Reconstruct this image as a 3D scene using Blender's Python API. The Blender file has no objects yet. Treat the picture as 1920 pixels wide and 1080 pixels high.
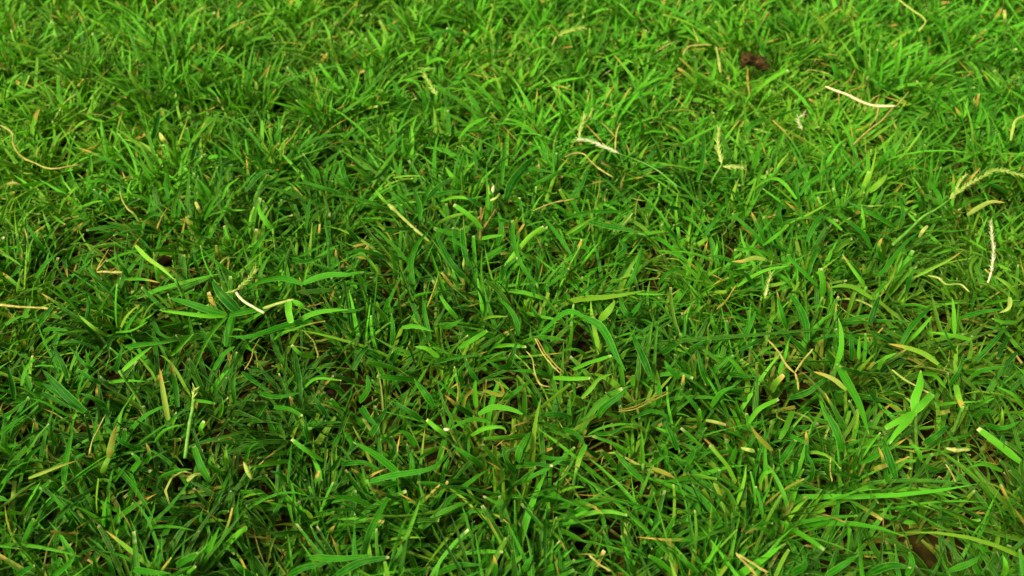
import bpy, math, random
import numpy as np
from mathutils import Vector, Matrix

rng = np.random.default_rng(11)
random.seed(5)
scene = bpy.context.scene
COL = scene.collection

# ------------------------------------------------------------------ camera, sky, sun, exposure
CAM_H = 0.38
PITCH = 40.0
HFOV = 55.0
SUN_EL, SUN_AZ = 50.0, -140.0          # azimuth measured from +y (away from the camera) towards +x
SKY_STRENGTH = 0.05
SUN_STRENGTH = 1.5
EXPOSURE = 2.2

cam_d = bpy.data.cameras.new('camera')
cam = bpy.data.objects.new('camera', cam_d)
COL.objects.link(cam)
cam.location = (0, 0, CAM_H)
cam.rotation_euler = (math.radians(90 - PITCH), 0, 0)
cam_d.sensor_width = 36
cam_d.lens = 18 / math.tan(math.radians(HFOV / 2))
cam_d.clip_start = 0.01
cam_d.clip_end = 500
cam_d.dof.use_dof = True
cam_d.dof.focus_distance = 0.50
cam_d.dof.aperture_fstop = 13.0
scene.camera = cam

world = bpy.data.worlds.new('World')
scene.world = world
world.use_nodes = True
wn = world.node_tree
bg = wn.nodes['Background']
sky = wn.nodes.new('ShaderNodeTexSky')
sky.sky_type = 'NISHITA'
sky.sun_disc = False
sky.sun_elevation = math.radians(SUN_EL)
sky.sun_rotation = math.radians(SUN_AZ)
sky.air_density = 1.0
sky.dust_density = 3.0
# thin overcast: the clouds take most of the blue out of the sky light
_bw = wn.nodes.new('ShaderNodeRGBToBW'); wn.links.new(sky.outputs[0], _bw.inputs[0])
_mx = wn.nodes.new('ShaderNodeMix'); _mx.data_type = 'RGBA'; _mx.inputs[0].default_value = 0.9
wn.links.new(sky.outputs[0], _mx.inputs[6]); wn.links.new(_bw.outputs[0], _mx.inputs[7])
wn.links.new(_mx.outputs[2], bg.inputs[0])
bg.inputs[1].default_value = SKY_STRENGTH

sun_d = bpy.data.lights.new('sun', 'SUN')
sun_d.energy = SUN_STRENGTH
sun_d.angle = math.radians(12)
sun_d.color = (1.0, 0.95, 0.80)
sun = bpy.data.objects.new('sun', sun_d)
COL.objects.link(sun)
sun.location = (0.5, 1.5, 3)
_d = Vector((math.sin(math.radians(SUN_AZ)) * math.cos(math.radians(SUN_EL)),
             math.cos(math.radians(SUN_AZ)) * math.cos(math.radians(SUN_EL)),
             math.sin(math.radians(SUN_EL))))
sun.rotation_euler = (-_d).to_track_quat('-Z', 'Y').to_euler()

vs = scene.view_settings
vs.view_transform = 'Standard'
vs.look = 'None'
vs.gamma = 1
vs.use_curve_mapping = False
vs.exposure = EXPOSURE
scene.cycles.max_bounces = 8
scene.cycles.transmission_bounces = 4
scene.cycles.diffuse_bounces = 2

# ------------------------------------------------------------------ photo pixel (1920x1080) <-> world
F = 960 / math.tan(math.radians(HFOV / 2))
_p = math.radians(PITCH)
FWD = np.array([0, math.cos(_p), -math.sin(_p)])
UP = np.array([0, math.sin(_p), math.cos(_p)])
CP = np.array([0, 0, CAM_H])

def at(px, py, z):
    x = (px - 960) / F; y = (540 - py) / F
    d = FWD + x * np.array([1., 0, 0]) + y * UP
    t = (z - CAM_H) / d[2]
    return CP + d * t

def project(P):
    v = P - CP
    dz = v @ FWD
    return 960 + F * v[..., 0] / dz, 540 - F * (v @ UP) / dz, dz

# ------------------------------------------------------------------ small value noise
_perm = np.random.default_rng(3).random((64, 64))
def vnoise(x, y, s, seed=0):
    x = x / s + 17.3 * seed; y = y / s + 9.1 * seed
    xi = np.floor(x).astype(int); yi = np.floor(y).astype(int)
    fx = x - xi; fy = y - yi
    fx = fx * fx * (3 - 2 * fx); fy = fy * fy * (3 - 2 * fy)
    g = lambda a, b: _perm[a % 64, b % 64]
    return ((g(xi, yi) * (1 - fx) + g(xi + 1, yi) * fx) * (1 - fy)
            + (g(xi, yi + 1) * (1 - fx) + g(xi + 1, yi + 1) * fx) * fy)

# ------------------------------------------------------------------ materials
def new_mat(name):
    m = bpy.data.materials.new(name); m.use_nodes = True
    nt = m.node_tree; nt.nodes.clear()
    return m, nt, nt.nodes, nt.links

def N(nodes, t, **kw):
    n = nodes.new(t)
    for k, v in kw.items(): setattr(n, k, v)
    return n

def mixc(nt, fac, a, b, blend='MIX'):
    m = nt.nodes.new('ShaderNodeMix'); m.data_type = 'RGBA'; m.blend_type = blend
    for sock, val in ((m.inputs[0], fac), (m.inputs[6], a), (m.inputs[7], b)):
        if hasattr(val, 'is_output'): nt.links.new(val, sock)
        elif isinstance(val, (int, float)): sock.default_value = val
        else: sock.default_value = (*val, 1)
    return m.outputs[2]

def mth(nt, op, a, b=None, c=None, clamp=False):
    m = nt.nodes.new('ShaderNodeMath'); m.operation = op; m.use_clamp = clamp
    for i, v in enumerate((a, b, c)):
        if v is None: continue
        if hasattr(v, 'is_output'): nt.links.new(v, m.inputs[i])
        else: m.inputs[i].default_value = v
    return m.outputs[0]

def ramp(nt, fac, stops):
    r = nt.nodes.new('ShaderNodeValToRGB')
    while len(r.color_ramp.elements) < len(stops): r.color_ramp.elements.new(0.5)
    for e, (p, c) in zip(r.color_ramp.elements, stops):
        e.position = p; e.color = (*c, 1)
    nt.links.new(fac, r.inputs[0])
    return r.outputs[0]

def mat_grass():
    m, nt, nd, lk = new_mat('grass_leaf')
    A = N(nd, 'ShaderNodeAttribute', attribute_name='a_uv'); sa = N(nd, 'ShaderNodeSeparateXYZ'); lk.new(A.outputs['Vector'], sa.inputs[0])
    B = N(nd, 'ShaderNodeAttribute', attribute_name='a_col'); sb = N(nd, 'ShaderNodeSeparateXYZ'); lk.new(B.outputs['Vector'], sb.inputs[0])
    Cc = N(nd, 'ShaderNodeAttribute', attribute_name='a_tip'); sc = N(nd, 'ShaderNodeSeparateXYZ'); lk.new(Cc.outputs['Vector'], sc.inputs[0])
    u, v, ln = sa.outputs; dry, yel, rnd = sb.outputs; cut, brt, bri = sc.outputs
    geo = N(nd, 'ShaderNodeNewGeometry')
    nz = N(nd, 'ShaderNodeTexNoise'); nz.inputs['Scale'].default_value = 260; nz.inputs['Detail'].default_value = 3
    lk.new(geo.outputs['Position'], nz.inputs['Vector'])
    n1 = nz.outputs[0]
    green = ramp(nt, rnd, [(0.0, (0.002, 0.040, 0.0008)), (0.35, (0.004, 0.088, 0.001)), (0.7, (0.016, 0.175, 0.0015)), (1.0, (0.062, 0.330, 0.006))])
    c = mixc(nt, yel, green, (0.20, 0.34, 0.015))
    # straw colour of dead blades
    straw = ramp(nt, rnd, [(0.0, (0.05, 0.028, 0.003)), (0.45, (0.22, 0.155, 0.015)), (1.0, (0.46, 0.42, 0.10))])
    # blotchy wear
    bl = mth(nt, 'MULTIPLY', mth(nt, 'SUBTRACT', n1, 0.45, clamp=True), 1.3, clamp=True)
    c = mixc(nt, bl, c, (0.075, 0.22, 0.005))
    dd = mth(nt, 'MULTIPLY', dry, mth(nt, 'ADD', mth(nt, 'MULTIPLY_ADD', v, 0.9, 0.35), mth(nt, 'MULTIPLY', mth(nt, 'SUBTRACT', n1, 0.5), 2.4), clamp=True), clamp=True)
    c = mixc(nt, dd, c, straw)
    # yellowed leaf base
    basef = mth(nt, 'MULTIPLY', mth(nt, 'SUBTRACT', 0.16, v, clamp=True), 4.0, clamp=True)
    c = mixc(nt, basef, c, (0.22, 0.30, 0.04))
    # midrib and veins
    au = mth(nt, 'ABSOLUTE', u)
    rib = mth(nt, 'MULTIPLY', mth(nt, 'SUBTRACT', 0.16, au, clamp=True), 2.6, clamp=True)
    c = mixc(nt, rib, c, (0.10, 0.30, 0.022))
    vein = mth(nt, 'SINE', mth(nt, 'MULTIPLY_ADD', u, 24.0, mth(nt, 'MULTIPLY', n1, 9.0)))
    c = mixc(nt, mth(nt, 'MULTIPLY_ADD', vein, 0.08, 0.08), c, mixc(nt, 1.0, c, (1.7, 1.45, 1.7), 'MULTIPLY'))
    # paler blade edge, strengthened to paint in a bright rim highlight
    edge = mth(nt, 'MULTIPLY', mth(nt, 'SUBTRACT', au, 0.80, clamp=True), 3.6, clamp=True)
    c = mixc(nt, edge, c, (0.17, 0.40, 0.045))
    # tips: brown end, then pale mown edge
    bf = mth(nt, 'MULTIPLY', brt, mth(nt, 'MULTIPLY', mth(nt, 'SUBTRACT', v, mth(nt, 'MULTIPLY_ADD', n1, 0.5, 0.45), clamp=True), 5.0, clamp=True), clamp=True)
    c = mixc(nt, bf, c, (0.40, 0.27, 0.04))
    cf = mth(nt, 'MULTIPLY', cut, mth(nt, 'MULTIPLY', mth(nt, 'SUBTRACT', mth(nt, 'MULTIPLY_ADD', n1, -0.22, v), 0.84, clamp=True), 16.0, clamp=True), clamp=True)
    c = mixc(nt, cf, c, (0.46, 0.47, 0.15))
    c = mixc(nt, bri, c, mixc(nt, 1.0, c, (1.6, 1.3, 1.9), 'MULTIPLY'))
    bump = N(nd, 'ShaderNodeBump'); bump.inputs['Strength'].default_value = 0.35; bump.inputs['Distance'].default_value = 0.0004
    lk.new(mth(nt, 'ADD', vein, mth(nt, 'MULTIPLY', n1, 2.0)), bump.inputs['Height'])
    p = N(nd, 'ShaderNodeBsdfPrincipled')
    lk.new(c, p.inputs['Base Color']); lk.new(bump.outputs[0], p.inputs['Normal'])
    lk.new(mth(nt, 'MULTIPLY_ADD', n1, 0.35, 0.30), p.inputs['Roughness'])
    p.inputs['Specular IOR Level'].default_value = 0.19
    p.inputs['Specular Tint'].default_value = (0.75, 1.0, 0.55, 1)
    t = N(nd, 'ShaderNodeBsdfTranslucent')
    lk.new(mixc(nt, 1.0, c, (1.25, 1.35, 0.3), 'MULTIPLY'), t.inputs[0])
    mx = N(nd, 'ShaderNodeMixShader'); mx.inputs[0].default_value = 0.28
    lk.new(p.outputs[0], mx.inputs[1]); lk.new(t.outputs[0], mx.inputs[2])
    o = N(nd, 'ShaderNodeOutputMaterial'); lk.new(mx.outputs[0], o.inputs[0])
    return m

def mat_simple(name, stops, scale, rough=0.6, bump_s=0.4, dist=0.0006, trans=0.0, stretch=None, detail=5):
    m, nt, nd, lk = new_mat(name)
    tc = N(nd, 'ShaderNodeTexCoord')
    vec = tc.outputs['Object']
    if stretch:
        mp = N(nd, 'ShaderNodeMapping'); mp.inputs['Scale'].default_value = stretch
        lk.new(vec, mp.inputs[0]); vec = mp.outputs[0]
    nz = N(nd, 'ShaderNodeTexNoise'); nz.inputs['Scale'].default_value = scale; nz.inputs['Detail'].default_value = detail
    nz.inputs['Roughness'].default_value = 0.65
    lk.new(vec, nz.inputs['Vector'])
    c = ramp(nt, nz.outputs[0], stops)
    bump = N(nd, 'ShaderNodeBump'); bump.inputs['Strength'].default_value = bump_s; bump.inputs['Distance'].default_value = dist
    lk.new(nz.outputs[0], bump.inputs['Height'])
    p = N(nd, 'ShaderNodeBsdfPrincipled'); p.inputs['Roughness'].default_value = rough
    p.inputs['Specular IOR Level'].default_value = 0.15
    lk.new(c, p.inputs['Base Color']); lk.new(bump.outputs[0], p.inputs['Normal'])
    o = N(nd, 'ShaderNodeOutputMaterial')
    if trans:
        t = N(nd, 'ShaderNodeBsdfTranslucent'); lk.new(c, t.inputs[0])
        mx = N(nd, 'ShaderNodeMixShader'); mx.inputs[0].default_value = trans
        lk.new(p.outputs[0], mx.inputs[1]); lk.new(t.outputs[0], mx.inputs[2]); lk.new(mx.outputs[0], o.inputs[0])
    else:
        lk.new(p.outputs[0], o.inputs[0])
    return m

M_GRASS = mat_grass()
M = {
 'straw': mat_simple('pale_straw', [(0.3, (0.144, 0.115, 0.014)), (0.5, (0.245, 0.216, 0.036)), (0.7, (0.338, 0.310, 0.079))], 300, 0.5),
 'white': mat_simple('bleached_straw', [(0.3, (0.306, 0.264, 0.068)), (0.5, (0.459, 0.416, 0.170)), (0.7, (0.561, 0.527, 0.289))], 300, 0.5),
 'tan': mat_simple('tan_straw', [(0.3, (0.128, 0.083, 0.007)), (0.55, (0.217, 0.165, 0.019)), (0.75, (0.285, 0.247, 0.045))], 300, 0.55),
 'brown': mat_simple('brown_stem', [(0.3, (0.075, 0.055, 0.008)), (0.5, (0.15, 0.115, 0.018)), (0.7, (0.16, 0.19, 0.025))], 220, 0.55),
 'olive': mat_simple('yellow_green_stem', [(0.3, (0.098, 0.180, 0.015)), (0.5, (0.210, 0.270, 0.038)), (0.7, (0.338, 0.315, 0.090))], 220, 0.45),
 'gstem': mat_simple('green_stem', [(0.3, (0.040, 0.152, 0.010)), (0.5, (0.080, 0.216, 0.016)), (0.7, (0.160, 0.288, 0.040))], 220, 0.4),
 'seed': mat_simple('pale_green_spikelet', [(0.3, (0.17, 0.30, 0.02)), (0.5, (0.33, 0.43, 0.06)), (0.7, (0.52, 0.56, 0.17))], 350, 0.5, trans=0.25),
 'seedw': mat_simple('bleached_spikelet', [(0.3, (0.288, 0.317, 0.094)), (0.5, (0.446, 0.461, 0.202)), (0.7, (0.562, 0.547, 0.331))], 350, 0.5, trans=0.2),
 'clod': mat_simple('crumbly_brown_soil', [(0.32, (0.006, 0.003, 0.0004)), (0.5, (0.042, 0.024, 0.003)), (0.66, (0.12, 0.072, 0.012))], 260, 0.9, 1.0, 0.004, detail=8),
}

def mat_ground():
    m, nt, nd, lk = new_mat('soil_ground')
    tc = N(nd, 'ShaderNodeTexCoord')
    nz = N(nd, 'ShaderNodeTexNoise'); nz.inputs['Scale'].default_value = 120; nz.inputs['Detail'].default_value = 8
    lk.new(tc.outputs['Object'], nz.inputs['Vector'])
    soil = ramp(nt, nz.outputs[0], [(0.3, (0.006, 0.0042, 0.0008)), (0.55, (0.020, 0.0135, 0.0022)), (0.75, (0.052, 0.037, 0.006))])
    n2 = N(nd, 'ShaderNodeTexNoise'); n2.inputs['Scale'].default_value = 6; n2.inputs['Detail'].default_value = 8
    lk.new(tc.outputs['Object'], n2.inputs['Vector'])
    turf = ramp(nt, n2.outputs[0], [(0.3, (0.015, 0.075, 0.006)), (0.7, (0.06, 0.17, 0.015))])
    ln = N(nd, 'ShaderNodeVectorMath', operation='LENGTH'); lk.new(tc.outputs['Object'], ln.inputs[0])
    far = mth(nt, 'MULTIPLY', mth(nt, 'SUBTRACT', ln.outputs['Value'], 3.6, clamp=True), 3.0, clamp=True)
    c = mixc(nt, far, soil, turf)
    bump = N(nd, 'ShaderNodeBump'); bump.inputs['Strength'].default_value = 0.9; bump.inputs['Distance'].default_value = 0.003
    lk.new(nz.outputs[0], bump.inputs['Height'])
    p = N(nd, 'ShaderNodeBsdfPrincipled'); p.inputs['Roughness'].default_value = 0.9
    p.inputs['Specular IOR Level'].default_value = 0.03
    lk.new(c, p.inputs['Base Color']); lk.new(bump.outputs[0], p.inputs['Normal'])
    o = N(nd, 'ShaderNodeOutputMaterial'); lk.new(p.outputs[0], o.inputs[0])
    return m

# ------------------------------------------------------------------ mesh helpers
def mesh_from(name, V, Fc, mats, attrs=None, smooth=True):
    V = np.ascontiguousarray(V, dtype=np.float32).reshape(-1, 3)
    Fc = np.ascontiguousarray(Fc, dtype=np.int32)
    me = bpy.data.meshes.new(name)
    me.vertices.add(len(V)); me.vertices.foreach_set('co', V.ravel())
    k = Fc.shape[1]
    me.loops.add(Fc.size); me.loops.foreach_set('vertex_index', Fc.ravel())
    me.polygons.add(len(Fc))
    me.polygons.foreach_set('loop_start', np.arange(0, Fc.size, k, dtype=np.int32))
    me.update(calc_edges=True)
    me.polygons.foreach_set('use_smooth', np.full(len(Fc), smooth))
    for an, arr in (attrs or {}).items():
        a = me.attributes.new(an, 'FLOAT_VECTOR', 'POINT')
        a.data.foreach_set('vector', np.ascontiguousarray(arr, dtype=np.float32).ravel())
    me.materials.append(mats)
    me.validate()
    return me

def nrm(a):
    return a / (np.linalg.norm(a, axis=-1, keepdims=True) + 1e-12)

def ribbons(P, Wd, W, fold, col, tip):
    """P [n,k,3] spines, Wd [n,k,3] width dirs, W [n,k] widths, fold [n]; returns verts, quads, attrs"""
    n, k, _ = P.shape
    T = nrm(np.gradient(P, axis=1))
    Wd = nrm(Wd - T * (Wd * T).sum(-1, keepdims=True))
    Nn = np.cross(T, Wd)
    half = (W * 0.5)[..., None]
    f = (fold[:, None] * W)[..., None]
    L = P - Wd * half + Nn * f * 0.5
    R = P + Wd * half + Nn * f * 0.5
    C = P - Nn * f * 0.5
    V = np.stack([L, C, R], axis=2)
    seg = np.linalg.norm(np.diff(P, axis=1), axis=-1)
    cum = np.concatenate([np.zeros((n, 1)), np.cumsum(seg, 1)], 1)
    v = cum / (cum[:, -1:] + 1e-9)
    a_uv = np.zeros((n, k, 3, 3))
    a_uv[..., 0, 0] = -1; a_uv[..., 2, 0] = 1
    a_uv[..., 1] = v[..., None]; a_uv[..., 2] = cum[..., None]
    a_col = np.broadcast_to(col[:, None, None, :], (n, k, 3, 3))
    a_tip = np.broadcast_to(tip[:, None, None, :], (n, k, 3, 3))
    idx = np.arange(n * k * 3).reshape(n, k, 3)
    q = []
    for j in (0, 1):
        q.append(np.stack([idx[:, :-1, j], idx[:, :-1, j + 1], idx[:, 1:, j + 1], idx[:, 1:, j]], -1).reshape(-1, 4))
    return V.reshape(-1, 3), np.concatenate(q), {'a_uv': a_uv.reshape(-1, 3), 'a_col': a_col.reshape(-1, 3), 'a_tip': a_tip.reshape(-1, 3)}

def join_parts(parts):
    V, Q, A = [], [], {}
    off = 0
    for v, q, a in parts:
        V.append(v); Q.append(q + off); off += len(v)
        for k_, x in a.items(): A.setdefault(k_, []).append(x)
    return np.concatenate(V), np.concatenate(Q), {k_: np.concatenate(x) for k_, x in A.items()}

def resample(P, k):
    """Catmull-Rom style smooth resample of an open polyline to k points."""
    P = np.asarray(P, float)
    if len(P) == 2:
        t = np.linspace(0, 1, k)[:, None]
        return P[0] * (1 - t) + P[1] * t
    E = np.vstack([2 * P[0] - P[1], P, 2 * P[-1] - P[-2]])
    out = []
    for i in range(1, len(E) - 2):
        for t in np.linspace(0, 1, 9)[:-1]:
            a, b, c, d = E[i - 1], E[i], E[i + 1], E[i + 2]
            out.append(0.5 * ((2 * b) + (c - a) * t + (2 * a - 5 * b + 4 * c - d) * t * t + (3 * b - a - 3 * c + d) * t ** 3))
    out.append(P[-1]); out = np.array(out)
    s = np.concatenate([[0], np.cumsum(np.linalg.norm(np.diff(out, axis=0), axis=1))])
    q = np.linspace(0, s[-1], k)
    return np.stack([np.interp(q, s, out[:, i]) for i in range(3)], 1)

def wprofile(v, blunt):
    point = np.minimum(1, 0.55 + v * 2.2) * np.clip(1 - v ** 2.6, 0, 1) ** 0.75 + 0.03
    cutp = np.minimum(1, 0.6 + v * 1.8) * (1 - 0.22 * v)
    cutp = np.where(v > 0.97, cutp * 0.72, cutp)
    return point * (1 - blunt) + cutp * blunt

# ------------------------------------------------------------------ hand-traced blades
REG = {'A': (0, 200, 3), 'B': (640, 200, 3), 'C': (1280, 200, 3), 'D': (0, 550, 3), 'E': (640, 550, 3), 'F': (1280, 550, 3),
       'G': (600, 0, 1920 / 660), 'H': (1260, 0, 1920 / 660), 'I': (0, 1030, 2), 'J': (960, 1030, 2), 'K': (0, 0, 3)}
def trace(reg, s):
    ox, oy, k = REG[reg]
    return [(ox + float(a) / k, oy + float(b) / k) for a, b in (t.split(',') for t in s.split())]

def traced_spine(reg, s, z0, z1, k, arch=0.004):
    pts = trace(reg, s)
    n = len(pts)
    P = []
    for i, (x, y) in enumerate(pts):
        t = i / (n - 1)
        P.append(at(x, y, z0 + (z1 - z0) * t + arch * math.sin(math.pi * t)))
    return resample(P, k), REG[reg][2]

def leaf_arrays(reg, s, w, colour, z0=0.024, z1=0.038, k=9, roll=None, blunt=0.0, rs=None, arch=0.004):
    """one traced leaf as ribbon arrays.  colour = (dry, yellow, rnd, cut, browntip, bright)"""
    P, sc = traced_spine(reg, s, z0, z1, k, arch)
    _, _, dz = project(P)
    W = 0.92 * (w / sc) / F * dz
    view = nrm(P - CP)
    T = nrm(np.gradient(P, axis=0))
    wd = nrm(np.cross(T, view))
    r = roll if roll is not None else rs.uniform(-0.6, 0.6)
    tw = rs.uniform(-0.5, 0.5)
    ang = r + tw * np.linspace(-0.5, 0.5, k)
    nn = np.cross(T, wd)
    wd2 = wd * np.cos(ang)[:, None] + nn * np.sin(ang)[:, None]
    W = W / np.maximum(0.75, np.abs(np.cos(ang)))
    v = np.linspace(0, 1, k)
    W = W * wprofile(v, blunt) * 1.04
    fold = np.array([rs.uniform(0.14, 0.34)]) * (-1 if rs.random() < 0.25 else 1)
    c = np.array(colour, float)
    V, Q, A = ribbons(P[None], wd2[None], W[None], fold, c[None, :3], c[None, 3:])
    A['a_uv'][:, 1] = 0.17 + 0.83 * A['a_uv'][:, 1]      # a traced leaf shows without its pale foot
    return (V, Q, A), P

# colour letters for traced leaves: (dry, yellow, rnd)
def ccol(ch, rs):
    cut = 1.0 if ch.isupper() else (0.7 if rs.random() < 0.25 else 0.0)
    c = ch.lower(); r = rs.random()
    if c == 'g': a = (0, 0.04 * r, 0.22 + 0.4 * r); b = 0.0
    elif c == 'd': a = (0, 0, 0.05 + 0.25 * r); b = 0
    elif c == 'l': a = (0, 0.08 + 0.1 * r, 0.80 + 0.2 * r); b = 0.15
    elif c == 'y': a = (0.08, 0.30 + 0.25 * r, 0.85); b = 0.05
    elif c == 's': a = (0.95, 0.5, 0.8 + 0.2 * r); b = 0
    elif c == 'o': a = (0.95, 0.5, 0.35 + 0.2 * r); b = 0
    elif c == 'p': a = (0.45, 0.6, 1.0); b = 0.7
    return (*a, cut, 1.0 if rs.random() < 0.07 else 0.0, b)

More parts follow.
